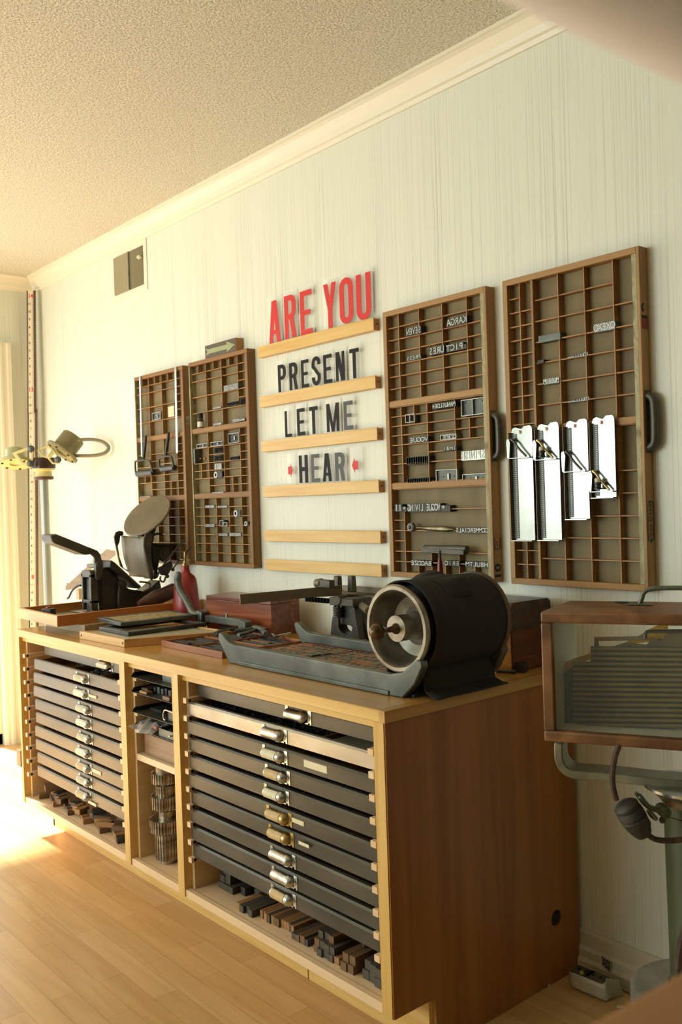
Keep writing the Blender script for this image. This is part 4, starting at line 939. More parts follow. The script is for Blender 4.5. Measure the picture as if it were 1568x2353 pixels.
# ---------------- corner machine behind the bed
mc = thing('bench_machine', (1.62, -.10, T), 'black iron bench machine with an arched foot, spring and angled steel fence', 'machine')
YM = -.118; cm = lambda x, y, yy=YM: atY(660+x/6.533, 1300+y/6.533, yy)
bi = M['black_iron']
def arch(y_, th):
    out = [(625, 1070), (650, 1035), (670, 800), (690, 740), (700, 580), (1010, 600), (1030, 760), (1085, 1090), (1095, 1115), (860, 1090)]
    inn = [(830, 885), (905, 890), (955, 905), (975, 930), (965, 980), (940, 1020), (905, 1040), (850, 1020), (790, 975), (765, 920), (770, 860)]
    import mathutils.geometry as G
    po = [cm(*p) for p in out]; pi_ = [cm(*p) for p in inn]
    dz = T-min(p.z for p in po)
    tris = G.tessellate_polygon([[Vector((p.x, p.z, 0)) for p in po], [Vector((p.x, p.z, 0)) for p in pi_]])
    pts = po+pi_; N = len(pts); mb = MB(); a, c = len(po), len(pi_)
    mb.add(pts+[p+Vector((0, th, 0)) for p in pts], [tuple(q) for q in tris]+[tuple(i+N for i in q) for q in tris]+[(i, (i+1) % a, N+(i+1) % a, N+i) for i in range(a)]+[(a+i, a+(i+1) % c, N+a+(i+1) % c, N+a+i) for i in range(c)])
    return mb
arch(YM, .04).build('arched_foot', bi, mc, .003)
ft = [cm(620, 1075), cm(1165, 1120)]; MB().box(ft[0].x-.004, ft[1].x, YM-.004, YM+.09, T, ft[0].z-.0).build('base_flange', bi, mc, .002)
b = MB(); b.slab([cm(1040, 560, YM+.03), cm(1080, 560, YM+.03), cm(1135, 720, YM+.03), (cm(1165, 1120).x, YM+.03, T), (cm(1100, 1100).x, YM+.03, T), cm(1045, 760, YM+.03)], (0, .05, 0)); b.build('rear_leg', bi, mc, .003)
q = cm(808, 570); MB().cyl((q.x, YM-.012, q.z), (q.x, YM-.012, cm(808, 890).z), .006, 14).build('plunger', M['iron'], mc, smooth=True)
pts = [Vector((q.x+.014*math.cos(i*.55), YM-.012+.014*math.sin(i*.55), cm(808, 600).z-(cm(808, 600).z-cm(808, 760).z)*i/70)) for i in range(71)]
MB().tube(pts, .0030, 6).build('spring', M['iron'], mc, smooth=True)
q = cm(770, 515, YM-.02); MB().lathe([(.016, .0), (.016, .03), (.013, .034), (0, .034)], q+Vector((0, .03, 0)), (0, -1, 0), 20).build('pivot_boss', M['iron'], mc, smooth=True)
MB().box(cm(700, 480).x, cm(1060, 480).x, YM-.02, YM+.06, cm(800, 590).z, cm(800, 470).z).build('head_block', M['iron'], mc, .003)
zp = cm(800, 465).z
pl = [atZ(660+180/6.533, 1300+480/6.533, zp), atZ(660+830/6.533, 1300+462/6.533, zp), atZ(872, 1366, zp), atZ(860, 1356, zp), atZ(786, 1352, zp)]
CR = atZ(785, 1352, zp+.004); CR.y = min(CR.y, -.03)
pl = [Vector((1.46, -.30, zp)), Vector((1.66, -.235, zp)), Vector((1.80, -.14, zp)), Vector((1.80, -.075, zp)), Vector((1.60, -.045, zp))]
pl = [atZ(660+180/6.533, 1300+480/6.533, zp), atZ(660+830/6.533, 1300+455/6.533, zp), atZ(660+1400/6.533, 1300+440/6.533, zp), atZ(878, 1362, zp), atZ(790, 1357, zp)]
for q in pl: q.y = min(q.y, -.03)
MB().slab(pl, (0, 0, .006)).build('table_plate', noisy('brown oily plate', ['5b5240', '6e6450', '7c725c'], (8, 8, 8), (.35, .5), .4), mc, .001)
fz = zp+.006
def fence_(pa, pb, h, th=.004):
    a = atZ(*pa, fz+h); c = atZ(*pb, fz+h); a.y = min(a.y, -.02); c.y = min(c.y, -.02)
    d = (c-a).normalized(); n_ = Vector((-d.y, d.x, 0))*th
    return MB().hexa([a-Vector((0, 0, h)), c-Vector((0, 0, h)), c+n_-Vector((0, 0, h)), a+n_-Vector((0, 0, h))], [a, c, c+n_, a+n_])
fence_((552, 1366), (786, 1344.5), .030).build('long_fence', M['gun'], mc, .001)
fence_((787, 1344.5), (880, 1351), .020).build('short_fence', M['gun'], mc, .001)
a = atZ(553, 1389, fz); 
q = cm(600, 265, YM-.05); b = MB(); d = Vector((.9, .25, 0)).normalized()
p0 = cm(450, 265, YM-.06); p1 = cm(690, 235, YM-.06)
b.obox((p0+p1)/2+Vector((.006, 0, -.004)), (p1-p0).length*.75, .022, .026, Matrix.Rotation(math.atan2((p1-p0).y, (p1-p0).x), 3, 'Z')); b.build('gauge_block', M['iron'], mc, .003)
b = MB(); b.lathe([(.008, -.002), (.0145, 0), (.0145, .024), (.010, .026)], p0, (p1-p0), 18); b.build('gauge_wheel', M['gun'], mc, smooth=True)
for xx in (765, 975):
    q = cm(xx, 300, YM+.02); b = MB(); w_ = .013
    b.hexa([q+Vector((-w_, -.01, -.02)), q+Vector((w_, -.01, -.02)), q+Vector((w_, .01, -.02)), q+Vector((-w_, .01, -.02))], [q+Vector((-w_*.9, -.009, .032)), q+Vector((w_*.9, -.009, .032)), q+Vector((w_*.9, .009, .032)), q+Vector((-w_*.9, .009, .032))]); b.build('upright_lug', M['iron'], mc, .004, seg=3)
b = MB()
for i in range(8):
    q = cm(290+i*45, 490+i*4, YM-.06+.008*i); b.obox(q+Vector((0, 0, -.002)), .007, .012, .016)
b.build('toothed_strip', bi, mc)
b = MB(); b.tube([cm(1080, 560, YM+.03), cm(1230, 680, YM-.02)], [.011, .013], 10); b.build('side_arm', M['gun'], mc, smooth=True)
# ---------------- moulded wooden case at the right end of the worktop
mb_ = thing('moulded_box', (2.25, -.12, T), 'mahogany box with a stepped nickel-trimmed lid, behind the drum', 'box')
xa, xb, ya, yb = 2.06, 2.342, -.178, -.028
MB().box(xa, xb-.003, ya, yb, T+.001, T+.108).build('body', M['mahog_y'], mb_, .002)
orange = wood('orange varnished front', ['b0702c', 'cc8c40', 'dca050'], 'x', .7, (.15, .25))
MB().box(xa+.002, xb-.006, ya-.0025, ya+.001, T+.002, T+.100).build('front_veneer', orange, mb_)
P = [(-.196, T+.108), (-.196, T+.136), (-.190, T+.142), (-.186, T+.148), (-.200, T+.152), (-.198, T+.160), (-.190, T+.170), (-.184, T+.178), (-.040, T+.178), (-.030, T+.170), (-.028, T+.108)]
MB().slab([(xa-.01, a, b_) for a, b_ in P], (xb+.008-xa+.01, 0, 0)).build('lid', wood('dark stained lid', ['2e1c10', '402a1a', '523824'], 'x', .8, (.25, .35)), mb_, .0015)
MB().box(xa-.01, xb+.004, -.1985, -.1955, T+.109, T+.135).build('nickel_band', M['galv_light'], mb_, .0005)
MB().box(xa-.01, xb+.004, -.2015, -.199, T+.152, T+.158).build('nickel_bead', M['nickel'], mb_, .0005)
# small steel parts in front of it
t = thing('steel_clamp', atZ(1170, 1545, T), 'small dark steel clamp lying in front of the mahogany box', 'clamp')
a, c = atZ(1142, 1547, T), atZ(1186, 1549, T)
MB().tube([a+Vector((0, 0, .006)), c+Vector((0, 0, .006))], .005, 8).build('bar', M['galv'], t, smooth=True)
MB().obox(c+Vector((-.012, .03, .012)), .04, .03, .022, Matrix.Rotation(.5, 3, 'Z')).build('jaw', M['iron'], t, .002)
MB().obox(a+Vector((.0, .045, .013)), .02, .03, .024, Matrix.Rotation(.3, 3, 'Z')).build('screw_block', M['black_iron'], t, .002)
# ================================================================ things kept in the hung type cases
K4 = lambda x, y, yy: atY(860+x/3.3625, 640+y/3.3625, yy)
K5 = lambda x, y, yy: atY(1140+x/2.7675, 550+y/2.7675, yy)
K2 = lambda x, y, yy: atY(280+x/4.056, 760+y/4.056, yy)
def block(K, r, kind, label, cat, m=None, y0=-.034, y1=-.012, txt=None, group=None, faces=None):
    x0c, x1c, yt, yb = r; a = K(x0c, (yt+yb)/2, y0); b_ = K(x1c, (yt+yb)/2, y0); xm = (x0c+x1c)/2
    z1 = K(xm, yt, y0).z; z0 = K(xm, yb, y0).z; x0, x1 = a.x, b_.x
    m = m or M['lead_dark']
    nm = {'word': 'type_line', 'slots': 'slotted_block', 'box': 'metal_block', 'plain': 'metal_block', 'ring': 'ring_sort', 'window': 'metal_block'}[kind]
    t = thing(nm, ((x0+x1)/2, (y0+y1)/2, z0), label, cat, group)
    fm = faces or M['lead_face']
    if kind == 'word':
        MB().box(x0, x1, y0+.0012, y1, z0, z1).build('body', m, t, .0004)
        b = MB(); n = len(txt); W = x1-x0; h = (z1-z0)
        for i, ch in enumerate(txt):
            if ch != ' ': put_text(b, ch, h*1.18, (x1-(i+.5)*W/n, y0+.0008, (z0+z1)/2), (-1, 0, 0), (0, 0, 1), .0006, min(1.2, W/n/h*1.35), h*.012)
        b.build('printing_face', fm, t)
    elif kind == 'plain': MB().box(x0, x1, y0, y1, z0, z1).build('body', m, t, .0006)
    elif kind == 'box':
        MB().box(x0, x1, y0+.006, y1, z0, z1).build('body', m, t, .0004); e = .0018
        MB().box(x0, x1, y0, y0+.006, z1-e, z1).box(x0, x1, y0, y0+.006, z0, z0+e).box(x0, x0+e, y0, y0+.006, z0+e, z1-e).box(x1-e, x1, y0, y0+.006, z0+e, z1-e).build('raised_edge', fm, t)
        w_ = x1-x0; 
        for u in (.3, .8): MB().cyl((x0+w_*u, y0+.0055, (z0+z1)/2), (x0+w_*u, y0+.0065, (z0+z1)/2), .0022, 12).build('pin_hole', M['black'], t)
        MB().box(x0+w_*.52, x0+w_*.60, y0+.002, y0+.007, z0+(z1-z0)*.3, z0+(z1-z0)*.7).build('lug', fm, t)
    elif kind == 'slots':
        e = .0016; b = MB().box(x0, x1, y0, y1, z1-e, z1).box(x0, x1, y0, y1, z0, z0+e)
        n = max(2, int((x1-x0)/.009))
        for i in range(n+1): xx = x0+(x1-x0-e)*i/n; b.box(xx, xx+e, y0, y1, z0+e, z1-e)
        b.build('slotted_frame', m, t); MB().box(x0+e, x1-e, y1-.002, y1, z0+e, z1-e).build('back', M['black'], t)
    elif kind == 'window':
        e = .002; mid = (x0+x1)/2
        MB().box(x0, x1, y0+.008, y1, z0, z1).build('body', m, t, .0004)
        MB().box(x0, x1, y0, y0+.008, z1-e, z1).box(x0, x1, y0, y0+.008, z0, z0+e).box(x0, x0+e, y0, y0+.008, z0+e, z1-e).box(x1-e, x1, y0, y0+.008, z0+e, z1-e).box(mid-e/2, mid+e/2, y0, y0+.008, z0+e, z1-e).build('raised_edge', fm, t)
        for u in (.12, .88):
            for v in (.2, .8): MB().cyl((x0+(x1-x0)*u, y0+.0075, z0+(z1-z0)*v), (x0+(x1-x0)*u, y0+.0086, z0+(z1-z0)*v), .0024, 12).build('pin_hole', M['black'], t)
    elif kind == 'ring':
        r_ = (z1-z0)/2; c = ((x0+x0+2*r_)/2, y0, (z0+z1)/2); MB().box(x0+r_, x1+.004, y0+.001, y1, z0, z1).build('body', m, t, .0004)
        MB().lathe([(r_*.55, .003), (r_*.55, 0), (r_, 0), (r_, .012)], c, (0, 1, 0), 24, cap=False).build('ring_face', fm, t, smooth=True)
    return t
g3 = 'metal pieces kept in the type cases'
word_list = [((560, 718, 298, 362), 'KARGA', 'KARGA'), ((250, 362, 376, 436), 'SEVEN', 'SEVEN'), ((555, 690, 503, 560), 'PICT', 'PICT, upper right'), ((425, 540, 527, 588), 'URES', 'URES, continuing the word PICTURES'),
             ((250, 362, 595, 630), 'PRESS', 'small PRESS'), ((448, 628, 960, 1000), 'MANUSLDE4', 'small slanted letters, top of the middle section'), ((275, 418, 1225, 1268), 'VOGUE', 'VOGUE alone'), ((530, 635, 1298, 1330), 'IMBI', 'four small letters below the oval piece'),
             ((158, 215, 1745, 1803), 'II', 'two strokes at the far left of its shelf'), ((218, 248, 1762, 1803), '*', 'a star, left of VOGUE LIVING'), ((258, 512, 1740, 1803), 'VOGUE LIVING', 'VOGUE LIVING'), ((514, 556, 1752, 1803), '*', 'a star, right of VOGUE LIVING'),
             ((632, 880, 1926, 1968), 'COMMERCIALS', 'COMMERCIALS'), ((285, 445, 2180, 2222), 'BACOZE', 'BACOZ, near the bottom left'), ((545, 660, 2182, 2222), 'ERIC', 'ERIC, behind the red handle'), ((708, 880, 2190, 2232), 'H8ULTM', 'H8ULTM, bottom right')]
for r, tx, d in word_list: block(K4, r, 'word', 'reversed type beside the rails: '+d, 'metal type', txt=tx, group='reversed type lines in the case beside the rails')
block(K4, (556, 590, 1752, 1803), 'plain', 'dark blank metal block at the right end of the VOGUE LIVING line', 'metal block')
block(K4, (690, 715, 503, 545), 'plain', 'dark blank metal block right of the reversed letters PICT', 'metal block')
block(K4, (672, 855, 1328, 1403), 'word', 'white metal type block with tall thin reversed letters, right of VOGUE', 'metal type', M['chrome'], txt='SPINISH', faces=mat('dull letter face', 'a8a89c', .4, .5))  # letter faces in one even grey on the bright block
block(K4, (672, 848, 928, 1056), 'window', 'large two-window metal frame with bright edges, top right of the middle section', 'metal block', M['galv'])
block(K4, (240, 312, 1047, 1112), 'window', 'small two-window metal frame with bright edges in the brown case', 'metal block', M['black_iron'])
block(K4, (512, 635, 1204, 1245), 'box', 'small pale metal piece with notched ends in the brown case centre', 'metal block', M['lead'])
block(K4, (250, 428, 1374, 1436), 'slots', 'slotted dark block below VOGUE, upper of two', 'metal block')
block(K4, (258, 432, 1540, 1597), 'slots', 'slotted dark metal block below VOGUE, lower of the two', 'metal block')
block(K4, (478, 642, 1475, 1587), 'box', 'large metal box block with bright edge and two holes, lower centre', 'metal block', M['galv'])
block(K4, (683, 868, 1508, 1575), 'box', 'long metal block with bright upper ledge at the lower right', 'metal block', M['galv'])
# numbering wheel tool with steel handle
t = thing('wheel_tool', K4(430, 1965, -.035), 'steel wheel tool with a long turned handle lying above the reversed VOGUE line shelf', 'tool')
t['label'] = 'steel wheel tool with a long turned handle, left of the reversed COMMERCIALS'
c = K4(282, 1922, -.040); MB().lathe([(.007, -.004), (.0105, -.004), (.0135, -.001), (.0135, .010), (0, .010)], c, (0, 1, 0), 28).build('wheel', M['lead'], t, smooth=True)
MB().lathe([(.0065, -.006), (.004, -.008), (0, -.008)], c, (0, 1, 0), 16, cap=False).build('wheel_hub', M['iron'], t, smooth=True)
h0, h1 = K4(330, 1925, -.034), K4(615, 1940, -.034); MB().tube([h0+(h1-h0)*u for u in (0, .1, .2, .3, .6, .85, .93, .97, 1)], [.004, .0035, .005, .0075, .0085, .0085, .006, .0025, .002], 14).build('handle', noisy('brown steel', ['54503c', '77705a', '9a947c'], (30, 30, 8), (.25, .4), .8), t, smooth=True)
# brayer with red handle in front of case 3
t = thing('brayer', K4(540, 2310, -.05), 'ink roller with a dark grey bar and a red wooden handle pointing down', 'ink roller')
a, c = K4(395, 2085, -.046), K4(720, 2092, -.046); MB().cyl(a, c, .0105, 20).build('roller', M['galv'], t, smooth=True)
a, c = K4(368, 2100, -.062), K4(700, 2118, -.062); b = MB(); b.slab([a+Vector((0, -.004, .008)), a+Vector((0, .018, .006)), a+Vector((0, .018, -.004)), a+Vector((0, -.004, -.007))], c-a); b.build('frame_bar', M['iron'], t, .0015)
a, c, d = K4(508, 2100, -.066), K4(509, 2160, -.066), K4(512, 2318, -.066); MB().tube([a, c], .0038, 10).build('ferrule', M['iron'], t, smooth=True)
MB().tube([c+(d-c)*u for u in (0, .1, .5, 1)], [.0045, .0055, .0085, .0095], 14).build('red_handle', mat('dark red handle', '6e1c16', .3), t, smooth=True)
# ---- case 4
block(K5, (623, 757, 528, 582), 'word', 'pale ornate metal block, upper right of the rightmost case', 'metal type', M['lead'], txt='OXEXO')
block(K5, (270, 410, 602, 648), 'plain', 'long grey metal block in the left column of the rightmost case', 'metal block', M['galv'])
block(K5, (302, 402, 882, 918), 'word', 'short line of tiny silver type in the rightmost case, left column', 'metal type', M['lead'], txt='MUSEUM')
block(K5, (265, 305, 766, 788), 'plain', 'tiny dark block at the left edge of the rightmost case', 'metal block')
for r, lb in (((455, 585, 722, 752), 'upper'), ((460, 592, 1008, 1035), 'lower')):
    a, c = K5(r[0], r[3]+4, -.03), K5(r[1], r[3]-12, -.03); t = thing('type_wedge', (a+c)/2, 'wedge of silver type letters in the second column of the rightmost case, %s one' % lb, 'metal type')
    MB().slab([a, c, c+Vector((0, 0, .010)), a+Vector((0, 0, .0015))], (0, .016, 0)).build('body', M['lead'], t)
    b = MB()
    for i in range(5): p = a.lerp(c, .35+.12*i); b.box(p.x, p.x+.002, p.y-.0006, p.y, p.z+.002, p.z+.007)
    b.build('letter_marks', M['black'], t)
# composing sticks
def stick(px0, px1, ytop, ybot, yknee, knob, label):
    yy = -.049; a, b_ = K5(px0, (ytop+ybot)/2, yy), K5(px1, (ytop+ybot)/2, yy); x0, x1 = a.x, b_.x; xm = (px0+px1)/2
    z1, z0 = K5(xm, ytop, yy).z, K5(xm, ybot, yy).z; W = x1-x0
    t = thing('composing_stick', ((x0+x1)/2, yy, z0), label, 'composing stick', 'steel composing sticks on the rightmost case')
    out = [(x0, z0), (x1, z0), (x1, z1-.012), (x1-.002, z1-.004), (x1-.008, z1), (x0+W*.62, z1-.001), (x0+W*.5, z1-.008), (x0+W*.38, z1-.006), (x0+W*.2, z1-.002), (x0+.004, z1-.005), (x0, z1-.014)]
    MB().slab([(p[0], yy, p[1]) for p in out], (0, .0016, 0)).build('plate', M['chrome'], t, .0003)
    MB().box(x0-.0015, x0, yy-.012, yy+.0016, z0, z1-.016).build('side_rail', M['gun'], t)
    # perforated track along the rail
    MB().box(x0+.0002, x0+W*.27, yy-.0008, yy-.0001, z0+.004, z1-.02).build('dark_track', M['galv'], t)
    b = MB(); zc = z0+.008
    while zc < z1-.024:
        b.box(x0+W*.17, x0+W*.22, yy-.0016, yy-.0008, zc, zc+.0018); b.box(x0+W*.07, x0+W*.09, yy-.0016, yy-.0008, zc, zc+.0018); zc += .0052
    o = b.build('track_holes', M['lead_face'], t)
    MB().box(x0-.001, x1+.0, yy-.014, yy+.0016, z0-.003, z0).build('head_ledge', M['chrome'], t, .0006)
    zk = K5(xm, yknee, yy).z
    MB().box(x0-.003, x1-.001, yy-.013, yy-.0016, zk-.003, zk).build('knee', M['nickel'], t, .0008)
    p = [Vector((x0+W*.80, yy-.010, zk+.002)), Vector((x0+W*.50, yy-.012, zk+.022)), Vector((x0+W*.28, yy-.012, zk+.040)), Vector((x0+W*.10, yy-.010, zk+.050))]
    MB().tube(bez(p, 4), [.003]*9+[.003, .0035, .0045, .005], 10).build('knee_brace', M['steel_grey'] if not knob else M['brass'], t, smooth=True)
    MB().slab([(x0-.006, yy-.013, zk-.001), (x0+.002, yy-.013, zk-.001), (x0+.006, yy-.013, zk+.040), (x0+.001, yy-.013, zk+.052), (x0-.006, yy-.013, zk+.050), (x0-.008, yy-.013, zk+.042)], (0, .003, 0)).build('lever_ear', M['chrome'], t, .0008)
    if knob:
        c = Vector((x0+W*.36, yy-.016, zk+.004)); b = MB(); b.lathe([(.009, 0), (.009, .004), (.0075, .005), (.0075, .013), (.009, .014), (.009, .018)], c, (0, 0, 1), 20); b.build('clamp_screw', M['black_iron'], t, smooth=True)
        MB().lathe([(.0075, .0185), (.0075, .026), (.006, .028), (0, .028)], c, (0, 0, 1), 18, cap=False).build('clamp_nut', mat('ivory nut', 'c9c2a0', .3), t, smooth=True)
    c = Vector((x0+W*.45, yy-.0003, z1-.017)); MB().cyl(c, c+Vector((0, -.0004, 0)), .0042, 16).build('hanging_hole', kraft, t)
    MB().tube([Vector((c.x, -.036, c.z+.003)), Vector((c.x, yy-.006, c.z+.004))], .0010, 6).build('nail', M['iron'], t)
    return t
stick(107, 240, 1185, 1912, 1385, False, 'tall shiny composing stick hung leftmost, with a plain knee near its top')
stick(274, 410, 1163, 1910, 1396, True, 'tall shiny composing stick with a dark clamp screw, second from the left')
stick(452, 590, 1143, 1777, 1473, False, 'shorter darker composing stick with wide-spaced holes, third from the left')
stick(617, 760, 1120, 1640, 1600, True, 'shortest composing stick, hung highest and rightmost, its clamp at the bottom')
# ---- case 2 contents
LM = M['lead']
L2 = [((948, 1083, 500, 553), 'word', 'ORGANIZE', 'upper centre, long reversed row'), ((980, 1085, 662, 698), 'slots', '', 'slotted block under the long reversed row'), ((1108, 1150, 628, 690), 'slots', '', 'upright slotted block at the right edge'),
      ((850, 925, 707, 726), 'plain', '', 'thin strip in the second column, above the upper cross rail'), ((850, 930, 860, 880), 'plain', '', 'thin strip resting on the upper cross rail'), ((1030, 1095, 822, 850), 'word', 'SIZES', 'tiny row just above the upper cross rail'), ((1096, 1145, 818, 840), 'plain', '', 'black strip just above the upper cross rail'),
      ((698, 795, 1054, 1090), 'box', '', 'flat block below the ink bottle'), ((828, 938, 1034, 1072), 'box', '', 'pale notched block, top of the middle stack'), ((863, 938, 1086, 1140), 'slots', '', 'slotted block, second of the middle stack'), ((863, 938, 1160, 1214), 'slots', '', 'slotted block, third of the middle stack'),
      ((862, 930, 1238, 1292), 'word', '80S', 'block with reversed figures in the middle stack'), ((858, 928, 1312, 1372), 'ring', '', 'ornamental block, lowest of the middle stack'), ((990, 1090, 954, 1046), 'box', '', 'square box with one slot, right of centre'), ((1010, 1088, 1170, 1204), 'slots', '', 'small toothed piece, right of centre'),
      ((840, 948, 1502, 1530), 'plain', '', 'strip resting on the lower cross rail'), ((775, 860, 1627, 1652), 'word', 'LIES', 'row reading LIES below the lower cross rail'), ((893, 980, 1630, 1650), 'word', 'ARUS', 'row right of LIES'), ((775, 862, 1802, 1830), 'word', 'GUIDES', 'row two cells below LIES'),
      ((903, 985, 1888, 1914), 'word', 'STUDIO', 'row at lower centre'), ((1003, 1110, 1884, 1916), 'word', 'MUSTANG', 'row at lower right'), ((1043, 1100, 1672, 1734), 'ring', '', 'large round O'), ((913, 945, 1767, 1822), 'box', '', 'small open frame, left of a pair'), ((950, 983, 1785, 1822), 'box', '', 'smaller open frame, right of a pair'), ((1143, 1172, 1777, 1820), 'ring', '', 'small round o at the right edge')]
for r, k, tx, d in L2: block(K2, r, k, 'type piece under the arrow: '+d, 'metal type', LM if k in ('plain', 'word') else M['lead_dark'], txt=tx, group='metal pieces in the case under the arrow')
a = K2(738, 905, -.036); t = thing('ink_bottle', a, 'small glass ink bottle with black cap and white label in the second case', 'bottle')
h = K2(738, 768, -.036).z-a.z
MB().lathe([(.0115, 0), (.013, .002), (.013, h*.42), (.012, h*.50), (.0085, h*.62), (.008, h*.70), (0, h*.70)], a, (0, 0, 1), 24).build('glass_body', mat('brown ink glass', '4a4030', .1), t, smooth=True)
MB().lathe([(.0132, h*.05), (.0134, h*.06), (.0134, h*.40), (.0132, h*.41)], a, (0, 0, 1), 24, cap=False).build('paper_label', mat('white bottle label', 'dcdccc', .6), t, smooth=True)
MB().lathe([(.0098, h*.66), (.0100, h*.68), (.0100, h*.98), (.0092, h), (0, h)], a, (0, 0, 1), 24, cap=False).build('black_cap', M['black'], t, smooth=True)
a, c = K2(672, 1240, -.046), K2(700, 1100, -.046); t = thing('metal_plate', a, 'narrow grey plate standing on edge beside a small brass knob', 'plate')
MB().box(a.x, a.x+.010, -.046, -.012, a.z, c.z).build('plate', M['galv'], t, .0006)
p = K2(735, 1192, -.03); t = thing('brass_knob', K2(760, 1225, -.03), 'small wooden-handled brass knob shining in its dark cell', 'knob')
MB().ball(K2(775, 1190, -.03), .0065, (1, .8, 1.2)).build('wooden_grip', mat('varnished grip', 'a4622c', .2), t, smooth=True); MB().ball(p, .0042).build('brass_end', M['brass'], t, smooth=True)
# ---- case 1 contents
block(K2, (432, 487, 704, 802), 'plain', 'pale square metal plate in the leftmost hung case', 'metal plate', M['chrome'] if False else M['paper'])
block(K2, (282, 362, 760, 830), 'box', 'grey metal block with a hole in the leftmost hung case', 'metal block', M['galv'])
block(K2, (165, 265, 1542, 1560), 'word', 'tiny row of reversed type low in the leftmost hung case', 'metal type', M['lead'], txt='MORRISON')
def ruler(p0, p1, wpx, label):
    a, c = K2(*p0, -.044), K2(*p1, -.044); w_ = wpx/4.056/FPX*3.15*1.3
    t = thing('steel_ruler', c, label, 'ruler', 'steel rulers on the leftmost case'); d = (a-c).normalized(); s_ = Vector((d.z, 0, -d.x)); N = 8
    pts = [c+s_*w_/2, ]; out = []
    for i in range(N+1): an = math.pi*i/N; out.append(a+s_*math.cos(an)*w_/2+d*math.sin(an)*w_/2)
    for i in range(N+1): an = math.pi+math.pi*i/N; out.append(c+s_*math.cos(an)*w_/2+d*math.sin(an)*w_/2)
    MB().slab(out, (0, .001, 0)).build('blade', M['nickel'], t)
    b = MB(); L_ = (a-c).length; n = int(L_/.004)
    for i in range(n):
        q = c+d*(L_*i/n); w2_ = w_*(.42 if i % 5 == 0 else .25); q2 = q+s_*(w_*.5-w2_); b.slab([q2, q2+s_*w2_, q2+s_*w2_+d*.0007, q2+d*.0007], (0, -.0002, 0))
    b.build('graduations', M['black'], t); MB().cyl(a+Vector((0, -.0006, 0)), a, .0016, 10).build('hanging_hole', M['black'], t)
ruler((167, 440), (186, 1165), 24, 'narrow steel ruler hanging at the left edge of the leftmost case')
ruler((499, 352), (514, 1126), 30, 'narrow steel ruler hanging at the right side of the leftmost case')
def brayer(hp, bp, fl, fr, rl, rr, rad, label):
    yy = -.052; t = thing('ink_roller', K2(*rl, yy), label, 'ink roller', 'ink rollers on the leftmost case')
    im = noisy('olive grey iron', ['37362c', '45443a', '545246'], (20, 20, 20), (.35, .5), .4)
    p = [K2(*q, yy) for q in (hp, ((hp[0]+bp[0])/2, (hp[1]+bp[1])/2), bp)]; d = (p[2]-p[0])
    MB().tube([p[0]+d*u for u in (0, .05, .15, .6, .9, 1)], [.003, .0062, .0072, .0072, .0056, .0052], 12).build('handle', im, t, smooth=True)
    L, R_ = K2(*fl, yy), K2(*fr, yy); la, ra_ = K2(*rl, yy), K2(*rr, yy)
    MB().tube(bez([la+Vector((-.003, 0, 0)), la.lerp(L, .5)+Vector((-.006, 0, 0)), L+Vector((-.002, 0, -.004)), L+Vector((.006, 0, .002)), p[2], R_+Vector((-.008, 0, .002)), R_+Vector((.0, 0, -.005)), ra_.lerp(R_, .5)+Vector((.003, 0, 0)), ra_+Vector((.003, 0, 0))], 4), .0042, 10).build('forked_frame', im, t, smooth=True)
    MB().cyl(la+Vector((.001, .006, 0)), ra_+Vector((-.001, .006, 0)), rad, 24).build('roller', mat('dark rubber', '3a3b34', .35), t, smooth=True)
    MB().cyl(la.lerp(L, .45)+Vector((-.004, .002, 0)), ra_.lerp(R_, .45)+Vector((.002, .002, 0)), .0016, 8).build('tie_rod', M['brass'], t)
brayer((225, 975), (203, 1205), (128, 1220), (265, 1215), (135, 1335), (285, 1320), .0135, 'larger ink roller with a dark handle, hung at the lower left case edge')
brayer((438, 945), (408, 1170), (352, 1190), (465, 1175), (360, 1290), (480, 1275), .0120, 'smaller ink roller, hung right of the larger one and slightly higher')
# ================================================================ inside the cabinet
BZ = zb+.0185
fm_ = [wood('grey wood furniture', ['3e3a30', '4c473a', '5a5344'], 'y', 1, (.5, .7)), wood('brown wood furniture', ['5c4328', '705334', '846442'], 'y', 1, (.5, .7)), wood('black wood furniture', ['26241f', '322f28', '3c382f'], 'y', 1, (.5, .7)), wood('tan wood furniture', ['8a6236', '9c7244', 'ac8250'], 'y', 1, (.5, .7))]
fp = {}
def furn(x, y, z, w_, h, L_, mi, rot, lab, grp, tilt=0):
    key = (round(w_, 3), round(h, 3), round(L_, 2), mi)
    if key in fp: o = fp[key].copy(); S.collection.objects.link(o)
    else:
        o = MB().box(-w_/2, w_/2, 0, L_, 0, h).build('furniture_strip', fm_[mi]); 
        o.data.transform(Matrix.Translation(o.location)); fp[key] = o
    o.location = (x, y, z); o.rotation_euler = (tilt, 0, rot); tag(o, ('grey', 'brown', 'black', 'tan')[mi]+' '+lab, 'wood strip', grp); return o
random.seed(11)
